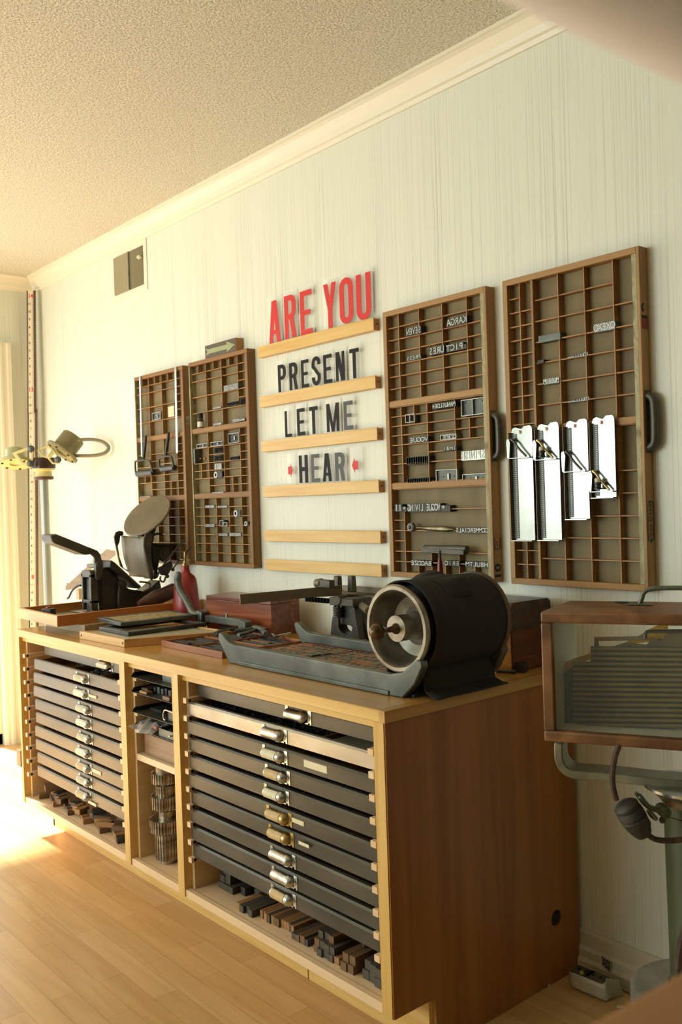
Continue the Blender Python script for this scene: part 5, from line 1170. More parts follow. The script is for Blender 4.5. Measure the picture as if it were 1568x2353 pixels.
# right-hand bay
groups = [  # x0, x1, front y, layers, sizes
 (1.590, 1.672, -.600, 3, (.024, .018, .30), 0), (1.676, 1.700, -.575, 1, (.022, .022, .30), 2), (1.706, 1.780, -.560, 2, (.030, .018, .26), 0),
 (1.745, 1.82, -.640, 1, (.018, .018, .09), 0), (1.835, 1.98, -.625, 1, (.0105, .021, .28), 3), (1.985, 2.06, -.632, 1, (.0150, .016, .30), 0), (2.02, 2.04, -.640, 1, (.018, .021, .2), 3),
 (2.075, 2.18, -.640, 3, (.0185, .017, .28), 0), (2.185, 2.245, -.645, 2, (.021, .020, .24), 1), (2.25, 2.335, -.640, 2, (.022, .021, .2), 0)]
place = {0: 'at the left', 1: 'in the middle', 2: 'at the right'}
for gi, (xa, xb, yf_, lay, (w_, h, L_), mi) in enumerate(groups):
    pos = 'left' if xa < 1.8 else ('middle' if xa < 2.07 else 'right')
    for k in range(lay):
        x = xa+w_/2+.003*k
        while x+w_/2 < xb+.002-.012*k:
            m_ = mi if random.random() < .5 else random.choice((0, 1, 3, 0))
            furn(x, max(yf_+random.uniform(-.006, .006)+.006*k, -.655), BZ+k*(h+.0004), w_, h, L_, m_, random.uniform(-.01, .01), 'wood strip, %s part of the right-hand cabinet floor, %s layer' % (pos, ('bottom', 'second', 'third')[k]), 'wood strips on the right-hand cabinet floor')
            x += w_+.0012
for a, (x, y, r_) in enumerate(((2.215, -.60, -.5), (2.30, -.62, -.8))): furn(x, y, BZ+.044+.003, .020, .016, .12, 2, r_, 'wood strip lying askew on the right-hand pile', 'askew strips on the right pile')
# left-hand bay, tumbled heap
for lay, (rot, h, items) in enumerate(((-.22, .018, [(x, .022, .20) for x in lin(.42, 1.06, 20)]), (.30, .018, [(x, .026, .22) for x in lin(.475, .83, 9)]), (-.95, .017, [(x, .020, .15) for x in lin(.84, .99, 4)]), (-.45, .016, [(x, .020, .16) for x in lin(.60, .98, 8)]), (-1.2, .015, [(x, .018, .12) for x in lin(.72, 1.0, 4)]))):
    zz_ = BZ+(0, .0185, .0185, .037, .0535)[lay]
    for k, (x, w_, L_) in enumerate(items):
        mi = (1, 3, 0, 1, 2, 3, 1)[(k*3+lay) % 7]; y = -.650+.010*((k*7+lay*3) % 4)+(0, .004, .004, .022, .04)[lay]
        if lay == 2: y += .10*(k/4.0)*0
        furn(x, y, zz_+.0003, w_, h, L_, mi, rot, 'wood strip in the left-hand cabinet bay, %s, %s' % (('slanting slightly, bottom layer', 'slanting left', 'lying nearly crosswise', 'on the upper layer', 'topmost of the heap')[lay], 'near its left wall' if x < .75 else 'toward its right post'), 'tumbled wood strips in the left-hand bay')
furn(.455, -.640, BZ+.0375, .06, .020, .26, 1, -.30, 'wide board lying on top of the heap at the far left of the cabinet', None)
# loose metal type in the drawers
def loose_type(name, xa, xb, ya, yb, z, n, label, m):
    b = MB()
    for i in range(n):
        x, y = random.uniform(xa+.006, xb-.006), random.uniform(ya+.006, yb-.006); a = random.uniform(-.5, .5)
        b.obox((x, y, z+random.uniform(0, .008)), random.uniform(.010, .020), .0035, .0045, Matrix.Rotation(a, 3, 'Z')@Matrix.Rotation(random.uniform(-.3, .3), 3, 'Y'))
    o = b.build(name, m); tag(o, label, 'metal type', kind='stuff')
z1 = PZ[1]+.022
loose_type('loose_type', 1.58, 2.125, -.645, -.47, z1-.004, 900, 'loose dark metal type filling the spotted bright drawer of the right-hand bay', M['lead_dark'])
loose_type('loose_type', .60, .945, -.645, -.47, z1-.004, 300, 'loose metal type in the open drawer near the top of the left-hand bay, left compartments', M['lead'])
loose_type('loose_type', .96, 1.15, -.645, -.47, z1-.004, 160, 'loose metal type in the open drawer near the top of the left-hand bay, right compartment', M['lead_dark'])
for i in (3, 4): loose_type('loose_type', 1.60, 2.33, -.645, -.56, PZ[i]+.030, 260, 'dark type heaped in the %s drawer from the top of the right-hand bay' % ('fourth' if i == 3 else 'fifth'), M['lead_dark'])
tag(MB().box(2.145, 2.335, -.640, -.47, PZ[1]+.0145+.018, PZ[1]+.0145+.0195).build('card_sheet', noisy('grey card', ['8e8872', '9f9980'], (5, 5, 5))), 'grey card covering the right compartment of the spotted bright drawer', 'card')
# ---- middle bay
gm = noisy('machined steel gear', ['6c6353', '968c7a', 'b8ae9c'], (20, 20, 60), (.25, .4), .9, .05)
gc = atZ(373, 1996, BZ); gx, gy = 1.318, -.605
def gear(z, h, r, n, hub_r, hub_h, hub_top, label):
    t = thing('gear_wheel', (gx, gy, z), label, 'gear', None); out = []
    h *= HS; hub_h *= HS; zz0 = z if hub_top else z+hub_h
    for i in range(n):
        for f, rr in ((0, r*.90), (.22, r), (.5, r), (.72, r*.90)): a = 2*math.pi*(i+f)/n; out.append((gx+rr*math.cos(a), gy+rr*math.sin(a), zz0))
    MB().slab(out, (0, 0, h)).build('toothed_rim', gm, t)
    zh = z+h if hub_top else z
    MB().lathe([(hub_r, 0), (hub_r, hub_h-.0015), (hub_r-.0015, hub_h), (0, hub_h)], (gx, gy, zh), (0, 0, 1), 28).build('hub', gm, t, smooth=True)
    return z+h+hub_h
mpx = (CAM-Vector((gx, gy, .3))).length/FPX/4.2*1.02; HS = .972
z = BZ
z = gear(z, 270*mpx*.86, 112*mpx, 24, 78*mpx, 38*mpx, False, 'tall dark ribbed steel gear at the bottom of the gear stack')
z = gear(z, 112*mpx, 158*mpx, 34, 72*mpx, 22*mpx, False, 'widest steel gear, second from the bottom of the stack')
MB_ = None
z = gear(z, 2*mpx, 80*mpx, 10, 76*mpx, 70*mpx, True, 'smooth steel collar in the middle of the gear stack')
z = gear(z, 112*mpx, 138*mpx, 30, 60*mpx, 24*mpx, False, 'medium steel gear just above the smooth collar')
z = gear(z, 95*mpx, 98*mpx, 22, 52*mpx, 24*mpx, True, 'small steel gear, second from the top of the stack')
z = gear(z, 90*mpx, 128*mpx, 28, 92*mpx, 62*mpx, True, 'topmost steel gear with a wide smooth hub'); print('GEARTOP', z, mpx)
# sheet-metal galleys on the cleats
def galley(z, label):
    t = thing('metal_galley', (1.36, -.5, z), label, 'metal tray', None); e = .001
    MB().box(1.233, 1.494, -.668, -.25, z, z+e).build('sheet', M['galv'], t)
    MB().slab([(1.233, -.668, z+e), (1.236, -.66, z+.014), (1.233, -.55, z+.014), (1.233, -.25, z+.014), (1.233, -.25, z+e)], (.0015, 0, 0)).build('raised_lip', M['iron'], t)
    return t
for z, lb in ((.7065, 'topmost'), (.6605, 'second'), (.5985, 'third'), (.5485, 'lowest')): galley(z, 'thin grey metal tray on cleats in the narrow middle bay, %s of four' % lb)
def mid(name, bx, label, cat, m, bevel=.001): return tag(MB().box(*bx).build(name, m, None, bevel), label, cat)
mid('metal_block', (1.38, 1.48, -.64, -.60, .708, .728), 'long grey metal block on the topmost middle tray', 'metal block', M['galv'])
mid('metal_block', (1.40, 1.49, -.56, -.50, .708, .722), 'dark metal block at the back of the topmost middle tray', 'metal block', M['iron'])
for i in range(9): 
    tag(MB().box(1.305+.019*i, 1.305+.019*i+.015, -.630+.002*i, -.585, .662, .662+.017+.003*(i % 2)).build('type_sort', M['galv'] if i % 3 else M['lead_dark'], None, .0006), 'small upright grey metal sort on the second middle tray', 'metal sort', 'metal sorts in a row on the second middle tray')
mid('metal_block', (1.255, 1.295, -.645, -.60, .662, .674), 'dark flat block at the left of the second middle tray', 'metal block', M['iron'])
mid('wood_block', (1.275, 1.320, -.662, -.640, .662, .670), 'small tan wooden block at the front of the second middle tray', 'wood block', fm_[3])
mid('wood_block', (1.42, 1.46, -.664, -.650, .662, .674), 'small dark wooden type block at the front right of the second tray', 'wood block', fm_[1])
t = thing('red_tool', (1.40, -.52, .600), 'dark tool with a red body on the third middle tray', 'tool')
MB().box(1.31, 1.48, -.56, -.50, .600, .612).build('base', M['black'], t, .002); MB().slab([(1.31, -.55, .612), (1.46, -.55, .612), (1.45, -.55, .640), (1.33, -.55, .642), (1.315, -.55, .630)], (0, .05, 0)).build('red_body', M['redpaint'], t, .003)
t = thing('black_padlock', (1.45, -.64, .600), 'black block with a white metal loop at the right of the third middle tray', 'padlock')
MB().box(1.432, 1.478, -.655, -.61, .600, .628).build('body', M['iron'], t, .003)
b = MB(); b.tube(bez([(1.470, -.657, .630), (1.430, -.660, .632), (1.420, -.661, .624), (1.420, -.661, .606), (1.428, -.660, .602)], 5), .0028, 8); b.build('loop', M['chrome'], t, smooth=True)
mid('stamp_pad', (1.26, 1.33, -.62, -.52, .600, .609), 'thin black pad at the left of the third middle tray', 'pad', M['black'])
pl_ = mat('clear plastic bag', 'cfc9c0', .12, 0, Alpha=.45); pl_.node_tree.nodes['Principled BSDF'].inputs['Coat Weight'].default_value = .5
t = thing('plastic_bag', (1.33, -.62, .550), 'crumpled clear plastic bag with red stripes spilling from the lowest middle tray', 'bag')
b = MB(); N = 22; vs = []; fs = []
for i in range(N+1):
    for j in range(9):
        u = i/N; v = j/8; hgt = .024*math.sin(math.pi*v)*(.35+.65*math.sin(math.pi*min(1, u*1.1)))+.004*math.sin(u*31+v*9)+.003*math.sin(v*23+u*7)
        vs.append((1.235+.148*u, -.690+.10*v+.008*math.sin(u*9), .5530+max(hgt, .0005)+.010*u*math.sin(math.pi*v)))
for i in range(N):
    for j in range(8): fs.append((i*9+j, (i+1)*9+j, (i+1)*9+j+1, i*9+j+1))
b.add(vs, fs); b.build('bag', pl_, t, smooth=True)
for i, (x, y) in enumerate(((1.275, -.655), (1.325, -.640), (1.362, -.655))): MB().tube([(x-.012, y, .558+.004*i), (x+.014, y-.004, .562+.004*i)], .0045, 8).build('striped_roll', mat('pink red stripe %d' % i, 'b0625a', .5), t, smooth=True)
t = thing('small_tin', (1.43, -.63, .5500), 'small open grey metal tin at the right of the lowest middle tray', 'tin')
x0, x1, y0_, y1_ = 1.388, 1.478, -.662, -.585; b = MB(); h = .024; e = .0025
b.box(x0, x1, y0_, y0_+e, .5495, .5495+h).box(x0, x1, y1_-e, y1_, .5495, .5495+h).box(x0, x0+e, y0_+e, y1_-e, .5495, .5495+h).box(x1-e, x1, y0_+e, y1_-e, .5495, .5495+h).box(x0, x1, y0_, y1_, .5495, .5505); b.build('tin_walls', M['galv'], t, .0006)
MB().box(x0+.02, x0+.05, y0_+.02, y0_+.05, .5505, .5505+.018).build('inner_block', M['black_iron'], t, .001)
MB().lathe([(.0028, 0), (.0028, .008), (0, .009)], (x1-.015, y0_+.0, .562), (0, -1, 0), 10).build('catch', M['nickel'], t, smooth=True)
t = thing('wooden_box', (1.33, -.56, .466), 'plain weathered wooden box on the fixed shelf of the middle bay', 'box')
ob = wood('weathered box wood', ['6a5038', '80634a', '96785c'], 'x', .8)
MB().box(1.255, 1.445, -.640, -.628, .4665, .532).build('front_board', ob, t, .001); MB().box(1.255, 1.445, -.46, -.45, .4665, .532).build('back_board', ob, t, .001)
MB().box(1.255, 1.263, -.628, -.46, .4665, .530).build('side_board', ob, t); MB().box(1.437, 1.445, -.628, -.46, .4665, .530).build('side_board', M['mahog_y'], t); MB().box(1.263, 1.437, -.628, -.46, .4665, .470).build('bottom_board', ob, t)

# ================================================================ left corner
# tall measuring pole leaning in the corner
t = thing('measuring_pole', (-.97, -.11, 0), 'tall wooden surveying staff with a white numbered face, leaning in the room corner', 'measuring staff')
vd = Vector((.757, -.64, 0)).normalized(); sd = Vector((vd.y*-1, vd.x, 0))
sd = Vector((.62, .785, 0)).normalized()*1.0; nrm = Vector((sd.y, -sd.x, 0))
pt = Vector((-.945, -.055, 2.405)); pb = Vector((-.955, -.125, .002)); ax_ = (pb-pt).normalized()
mid_ = pt.lerp(pb, .27)
brown = wood('dark staff wood', ['3e2a1a', '523824', '644630'], 'z', 1)
for a, c, w_, off in ((pt, mid_, .046, 0), (mid_+Vector((0, 0, .02)), pb, .050, -.012)):
    o_ = nrm*off; MB().slab([a+sd*(-w_/2)+o_, a+sd*(w_/2)+o_, a+sd*(w_/2)+o_-nrm*.012, a+sd*(-w_/2)+o_-nrm*.012], c-a).build('staff_section', brown, t, .001)
    f_ = nrm*.0006; MB().slab([a+sd*(-w_*.33)+o_+f_, a+sd*(w_*.27)+o_+f_, a+sd*(w_*.27)+o_, a+sd*(-w_*.33)+o_], c-a).build('white_face', mat('ivory scale face', 'd9cfb0', .5), t)
b = MB(); br = MB()
L_ = (pb-pt).length; num = 14; k = 0; s_ = .03
while s_ < L_-.1:
    a = pt+ax_*s_; w_ = .046 if s_ < L_*.27 else .050; off = 0 if s_ < L_*.27 else -.012; q = a+nrm*(off+.0009)
    if k % 12 == 0: put_text(br, str(num), .030, q-sd*.002, sd, -ax_, .0002, .9, .0008); num = 13 if num == 14 else (9 if num == 13 else num-1)
    else: put_text(b, str(12-(k % 12)), .018, q-sd*.008, sd, -ax_, .0002, .9, .0003)
    for j in range(5): p_ = q+ax_*(.0083*j)+sd*(.0045); b.slab([p_, p_+sd*.008, p_+sd*.008+ax_*.0016, p_+ax_*.0016], nrm*.0002)
    s_ += .0415; k += 1
b.build('black_scale', M['inkblack'], t); br.build('red_numbers', M['red'], t)
# pole lamp standing behind the cabinet end
sL = 4.32
def LD(x, y, ds=0): return atD(x*.28696, 540+y*.28696, sL+ds)      # crop of the lamp region
base = LD(355, 2050); pole_bot = Vector((base.x, base.y, 0))
lamp = thing('pole_lamp', pole_bot, 'old pole lamp with two tilting olive lamp heads beside the room corner', 'lamp')
top = LD(352, 1945); zt_ = top.z; cxy = Vector((top.x, top.y, 0))
MB().cyl(cxy+Vector((0, 0, .02)), cxy+Vector((0, 0, zt_)), .019, 24).build('pole', noisy('pale blue grey tube', ['8f9894', 'a2aaa6'], (3, 3, 3), (.3, .4), .3), lamp, smooth=True)
MB().lathe([(.13, 0), (.13, .012), (.05, .022), (.03, .05), (0, .05)], cxy, (0, 0, 1), 36).build('round_base', M['iron'], lamp, smooth=True)
ct = cxy+Vector((0, 0, zt_)); px_ = sL/FPX*.28696
cream_y = noisy('yellowed cream paint', ['b9b070', 'cfc684', 'dcd498'], (12, 12, 12), (.3, .45))
MB().lathe([(72*px_, -14*px_), (76*px_, 0), (76*px_, 10*px_), (0, 10*px_)], ct, (0, 0, 1), 28).build('lower_collar', noisy('rust brown collar', ['4a2f20', '5e3e2a'], (9, 9, 9)), lamp, smooth=True)
MB().lathe([(70*px_, 10*px_), (66*px_, 20*px_), (64*px_, 50*px_), (84*px_, 62*px_), (86*px_, 74*px_), (0, 74*px_)], ct, (0, 0, 1), 28).build('cream_pulley', cream_y, lamp, smooth=True)
MB().lathe([(94*px_, 74*px_), (94*px_, 150*px_), (88*px_, 160*px_), (0, 160*px_)], ct, (0, 0, 1), 30).build('brown_drum', noisy('brown bakelite', ['35211a', '452c22', '553a2e'], (9, 9, 9), (.2, .35)), lamp, smooth=True)
olive_m = noisy('olive metal can', ['6e684a', '807a58', '8e8864'], (5, 5, 5), (.35, .5), .3)
def head(cx_, cy_, ax2, r_can, h_can, r_fl, name, mcan, mfl, ds=0):
    c = LD(cx_, cy_, ds); a = (_R*ax2[0]-_U*ax2[1]-_f*ax2[2]).normalized()      # axis given as seen, pointing from flange to can top
    ax3 = Vector((a.x, a.y, a.z))
    MB().lathe([(r_fl*.35, -.012), (r_fl*.96, -.012), (r_fl, -.008), (r_fl, .0), (r_can*1.02, .004), (r_can, .010), (r_can, h_can-.006), (r_can-.006, h_can), (0, h_can)], c, ax3, 40, cap=False).build(name, mcan, lamp, smooth=True)
    MB().lathe([(0, -.004), (r_fl*.36, -.006), (r_fl*.36, -.013), (r_fl*.95, -.0135)], c, ax3, 36, cap=False).build(name+'_face', mfl, lamp, smooth=True)
    e1 = ax3.cross(Vector((0, 0, 1))).normalized(); e2 = ax3.cross(e1)
    for k in range(6):
        th = k*math.pi/3+.3; q = c+(e1*math.cos(th)+e2*math.sin(th))*r_fl*.78-ax3*.0145; MB().cyl(q, q-ax3*.003, .006, 10).build('face_bolt', M['black'], lamp)
    return c, ax3
hc, ha = head(505, 1730, (.50, -.80, -.33), 95*px_, 150*px_, 138*px_, 'lamp_head', olive_m, noisy('speckled face plate', ['9a9468', 'b4ae80', 'c2bc90'], (30, 30, 30), (.2, .4), .4))
head(125, 1815, (-.10, -.93, -.30), 80*px_, 105*px_, 132*px_, 'lamp_head', mat('pale green can', 'a8a878', .4), cream_y, .05)
# wedge shaped cream brackets
def bracket(pts, ds, label='bracket'):
    P = [LD(*p, ds) for p in pts]; n = len(P); c = sum(P, Vector())/n; ins = [c+(p-c)*.68 for p in P]; vs = P+ins
    b = MB(); d = -_f*-.012; d = Vector(d); vs2 = [v+d for v in vs]; fs = []
    for i in range(n):
        j = (i+1) % n; fs += [(i, j, n+j, n+i), (2*n+i, 3*n+i, 3*n+j, 2*n+j), (i, 2*n+i, 2*n+j, j), (n+i, n+j, 3*n+j, 3*n+i)]
    b.add(vs+vs2, fs); b.build('cream_bracket', cream_y, lamp, .002)
bracket([(95, 1745), (245, 1690), (275, 1700), (265, 1800), (235, 1860), (170, 1840)], -.05)
bracket([(295, 1720), (385, 1680), (430, 1720), (380, 1790), (330, 1775)], -.05)
bracket([(380, 1790), (430, 1720), (490, 1800), (470, 1830), (420, 1835)], -.06)
for p in ((250, 1712), (465, 1800), (245, 1830)):
    q = LD(*p, -.07); MB().lathe([(.016, 0), (.016, .006), (.010, .008), (0, .010)], q, -_f, 18).build('pivot_boss', M['galv'], lamp, smooth=True)
pts = [LD(*p) for p in ((600, 1655), (650, 1640), (740, 1638), (820, 1655), (870, 1700), (840, 1745), (760, 1765), (640, 1768), (560, 1765))]
MB().tube(bez(pts, 6), .0085, 8).build('looped_cable', noisy('grey armoured cable', ['7a7460', '8e8870'], (90, 90, 90)), lamp, smooth=True)
q = [LD(585, 1645), LD(640, 1640)]; MB().tube(q, .013, 10).build('cable_socket', M['nickel'], lamp, smooth=True)
# small dark thing on the floor behind the cabinet end
c = atZ(42, 1758, 0); tag(MB().obox((c.x+.02, c.y+.02, .04), .05, .05, .08).build('dark_block', M['mahog_y'], None, .002), 'small dark red block on the sunlit floor behind the left end of the cabinet', 'block')
# ================================================================ right side: lantern box on its stand
P0 = atD(1242, 1406, 1.75); Pb = atD(1251, 1706, 1.745); Pr = atD(1568, 1411, 1.648)
fd = Vector((Pr.x-P0.x, Pr.y-P0.y, 0)).normalized(); bd_ = Vector((-fd.y, fd.x, 0)); up = Vector((0, 0, 1))
W_, HB, DB = .600, P0.z-Pb.z, .205
def q_(u, d, z): return Vector((P0.x, P0.y, 0))+fd*u+bd_*d+up*z
zt_, zb2 = P0.z, P0.z-HB
lb = thing('lantern_box', q_(W_/2, DB/2, zb2), 'weathered wooden lantern box with a glass front, held above a green stand', 'lantern')
lw_ = noisy('weathered brown box wood', ['58391e', '75502c', '8e643a'], (14, 14, 14), (.4, .6), 0, .12, dist=.8)
th = .021; tp = .035                                   # rail width, inward taper of the left side
def bar(u0, u1, z0, z1, d0=0, d1=.016): return MB().hexa([q_(u0, d0, z0), q_(u1, d0, z0), q_(u1, d1, z0), q_(u0, d1, z0)], [q_(u0, d0, z1), q_(u1, d0, z1), q_(u1, d1, z1), q_(u0, d1, z1)])
bar(0, W_, zt_-th, zt_, 0, .02).build('front_rail', lw_, lb, .004, seg=3); bar(0, W_, zb2, zb2+th, 0, .02).build('front_rail', lw_, lb, .004, seg=3)
bar(0, th, zb2+th, zt_-th, 0, .02).build('front_stile', lw_, lb, .003, seg=3); bar(W_-th, W_, zb2+th, zt_-th, 0, .02).build('front_stile', lw_, lb, .003, seg=3)
topc = [(0, .02), (W_, .02), (W_-tp, DB), (.02, DB)]
def plate(pts, z0, z1): return MB().hexa([q_(u, d, z0) for u, d in pts], [q_(u, d, z1) for u, d in pts])
plate(topc, zt_-.012, zt_-.001).build('top_board', lw_, lb, .001); plate(topc, zb2+.001, zb2+.012).build('bottom_board', lw_, lb, .001)
plate([(0, .02), (.010, .02), (.030, DB), (.02, DB)], zb2+.012, zt_-.012).build('side_board', lw_, lb); plate([(W_-.010, .02), (W_, .02), (W_-tp, DB), (W_-tp-.01, DB)], zb2+.012, zt_-.012).build('side_board', lw_, lb)
gl = mat('old lantern glass', 'd6dccb', .04, 0, Alpha=.035)
inn = mat('pale grey green lining', 'd6dac6', .6)
plate([(.02, DB-.006), (W_-tp, DB-.006), (W_-tp, DB), (.02, DB)], zb2+.012, zt_-.012).build('back_glass', gl, lb)
plate([(.011, .022), (.013, .022), (.033, DB-.01), (.031, DB-.01)], zb2+.012, zt_-.012).build('side_lining', inn, lb)
plate([(.012, .022), (W_-.012, .022), (W_-tp-.012, DB-.01), (.032, DB-.01)], zb2+.0122, zb2+.0140).build('floor_lining', inn, lb)
bar(th-.004, W_-th+.004, zb2+th-.004, zt_-th+.004, .009, .0115).build('front_glass', gl, lb)
# what shows behind the glass
def onp(x, y, d):
    n_ = bd_; o_ = q_(0, d, zt_); dr_ = ray(x, y); return CAM+dr_*((o_-CAM).dot(n_)/dr_.dot(n_))
C3 = lambda x, y, d: onp(1220+x/4.129, 1330+y/4.129, d)
lm = noisy('olive brown louvre', ['6e6448', '827656', '948864'], (6, 6, 6), (.4, .6), .2)
d1 = .105; out = [(318, 1385), (318, 900), (400, 830), (480, 805), (570, 795), (570, 655), (600, 640), (604, 560), (640, 560), (1010, 560), (1100, 500), (1437, 490), (1990, 500), (1990, 1430), (430, 1420)]
lv = MB().slab([C3(x, y, d1) for x, y in ((318, 1390), (318, 900), (400, 830), (480, 805), (570, 795), (700, 690), (800, 640), (900, 608), (1100, 625), (1160, 560), (1240, 590), (1310, 480), (1990, 480), (1990, 1440))], bd_*.004); lv.build('dark_panel', lm, lb)
rb = MB()
for i in range(16):
    yy = 655+i*48.5; x0 = 402 if yy > 800 else (572 if yy > 640 else 700)
    a, c = C3(x0, yy, d1-.012), C3(1990, yy+18, d1-.012); rb.tube([a, c], .0035, 8)
    a, c = C3(x0+18, yy+16, d1-.008), C3(1990, yy+34, d1-.008); rb.tube([a, c], .0020, 6)
rb.build('louvre_ribs', lm, lb, smooth=True)
MB().slab([C3(x, y, d1-.008) for x, y in ((320, 1385), (320, 890), (400, 850), (400, 1385))], bd_*.004).build('dark_side_post', noisy('dark green post', ['2c2e24', '383a2e'], (9, 9, 9)), lb)
for p in ((345, 1005), (348, 1240)): MB().ball(C3(*p, d1-.010), .0025).build('post_screw', M['galv'], lb)
ye = noisy('yellow painted metal', ['d8a820', 'e8ba2c', 'f0c840'], (9, 9, 9), (.4, .6))
MB().slab([C3(x, y, d1+.012) for x, y in ((245, 970), (245, 815), (330, 790), (450, 745), (560, 710), (760, 650), (900, 605), (1020, 545), (1120, 480), (1230, 435), (1305, 435), (1305, 600), (1270, 620), (1235, 585), (1000, 615), (840, 625), (700, 700), (480, 800), (380, 850), (300, 925))], bd_*.004).build('yellow_band', ye, lb)
for seg in (((604, 560), (640, 560), (650, 650), (604, 650)), ((604, 555), (1080, 545), (1080, 585), (604, 592)), ((570, 655), (640, 650), (650, 800), (570, 800))):
    MB().slab([C3(x, y, d1-.002) for x, y in seg], bd_*.003).build('bracket_strip', lm, lb)
b = MB(); b.tube(bez([C3(1085, 570, d1-.010), C3(1095, 515, d1-.010), C3(1150, 500, d1-.010), C3(1437, 500, d1-.010)], 4), .0035, 8); b.build('dark_wire', M['iron'], lb, smooth=True)
# carrying handle and vent hole on top
C3t = lambda x, y, z=0: atZ(1220+x/4.129, 1330+y/4.129, zt_+z)
gh = noisy('grey green handle paint', ['565c4a', '686e5a', '747a66'], (20, 20, 20), (.3, .45), .2)
h0 = C3t(1035, 248); hd = fd
MB().tube(bez([h0+up*.002, h0+fd*.004+up*.012, h0+fd*.010+up*.026, h0+fd*.030+up*.033, h0+fd*.10+up*.034, h0+fd*.17+up*.033, h0+fd*.190+up*.026, h0+fd*.196+up*.012, h0+fd*.200+up*.002], 5), .0048, 10).build('carrying_handle', gh, lb, smooth=True)
for s_ in (0, .200):
    c = h0+fd*s_; MB().obox(c+up*.0015, .050, .016, .003, Matrix.Rotation(math.atan2(fd.y, fd.x), 3, 'Z')).build('handle_foot', gh, lb, .001)
vc = C3t(865, 222); MB().lathe([(.013, .0), (.013, .0012), (0, .0012)], vc-up*.0008, up, 24).build('vent_hole', M['black'], lb)
# ---- stand
ax0 = atD(1594, 1850, 1.74); AX = Vector((ax0.x, ax0.y, 0))
st = thing('lantern_stand', AX, 'green painted metal column with a grey yoke and a silver drum base', 'stand')
ym = noisy('pale grey green casting', ['6e6e58', '86866e', '9a9a84'], (14, 14, 14), (.3, .45), .5, .04); grn = M['green']
dY = .10; U = lambda x, y: onp(1220+x/3.497, 1680+y/3.497, dY)
pth = [U(245, 70), U(243, 130), U(248, 200), U(275, 262), U(330, 305), U(400, 322), U(520, 330), U(760, 352), U(1000, 380), U(1217, 398)]
e_ = pth[-1]; sym = (AX-Vector((e_.x, e_.y, 0))).dot(fd); pth.append(e_+fd*sym*1.0+up*0)
zc_ = pth[-1].z; c0 = pth[-1]
for p in reversed(pth[:-1]):
    dd = (p-c0).dot(fd); pth.append(c0-fd*dd+up*(p.z-zc_)+(p-c0-fd*(p-c0).dot(fd)-up*(p.z-zc_))*0)
sp = bez(pth, 4); b = MB(); vs = []; fs = []
for i, p in enumerate(sp):
    tg = (sp[min(i+1, len(sp)-1)]-sp[max(i-1, 0)]).normalized(); nn_ = bd_.cross(tg).normalized()
    for a, c in ((-.030, -.0085), (.030, -.0085), (.030, .0085), (-.030, .0085)): vs.append(p+bd_*a+nn_*c)
for i in range(len(sp)-1):
    for k in range(4): fs.append((i*4+k, i*4+(k+1) % 4, (i+1)*4+(k+1) % 4, (i+1)*4+k))
fs += [(0, 1, 2, 3), tuple(len(vs)-4+k for k in range(4))]
b.add(vs, fs); b.build('yoke', ym, st, .003, seg=3)
zy = c0.z
MB().lathe([(0, -.045), (.052, -.045), (.056, -.040), (.064, -.030), (.078, -.014), (.090, -.009), (.090, -.004), (0, -.004)], (c0.x, c0.y, zy), up, 40).build('yoke_hub', M['nickel'], st, smooth=True)
CXs = Vector((c0.x, c0.y, 0)); ppm = FPX/1.76
zU = lambda y: (CAM+ray(1590, y)*((CXs-Vector((CAM.x, CAM.y, 0))).dot(Vector((_f.x, _f.y, 0)).normalized()))).z
z1_, z2_, z3_, z4_ = zy-.050, zU(1853), zU(1872), .285
MB().cyl(CXs+up*z2_, CXs+up*z1_, .050, 36).build('upper_tube', noisy('dark upper tube', ['3a3c30', '484a3c', '56584a'], (6, 6, 12), (.3, .45), .4), st, smooth=True)
MB().lathe([(.050, 0), (.055, .002), (.055, z2_-z3_+.016), (.050, z2_-z3_+.018)], CXs+up*(z3_-.0), up, 36).build('clamp_collar', grn, st, smooth=True)
MB().lathe([(.054, z3_-z4_), (.050, .0)][::-1], CXs+up*z4_, up, 36).build('green_column', grn, st, smooth=True)
MB().lathe([(.053, 0), (.055, .006), (.050, .014)], CXs+up*z4_, up, 36, cap=False).build('column_foot_ring', M['nickel'], st, smooth=True)
MB().lathe([(.122, 0), (.124, .004), (.124, z4_-.012), (.119, z4_-.004), (.110, z4_), (0, z4_)], CXs, up, 56).build('drum_base', noisy('silver painted drum', ['7c7c6c', '9a9c8e', 'b0b2a6'], (12, 12, 12), (.3, .45), .6, .05), st, smooth=True)
# wing clamp lever at the collar
S_ = lambda x, y, d=-.045: atD(1220+x/3.497, 1680+y/3.497, 1.72+d)
MB().tube(bez([S_(848, 500), S_(880, 530), S_(930, 590), S_(980, 622), S_(1060, 640)], 5), [.006]*4+[.009]*6+[.008]*6+[.0085]*5, 12, flat=.6).build('clamp_wing', grn, st, smooth=True)
MB().tube([S_(945, 640), S_(980, 680), S_(1010, 706)], [.006, .0085, .0065], 12, flat=.6).build('clamp_wing', ym, st, smooth=True)
q = S_(1075, 648); MB().lathe([(.011, -.02), (.011, .006), (.008, .008), (0, .008)], q, -_f, 18).build('clamp_bolt', grn, st, smooth=True)
q = S_(1058, 715, -.04); MB().ball(q, .006).build('lower_screw', grn, st, smooth=True)
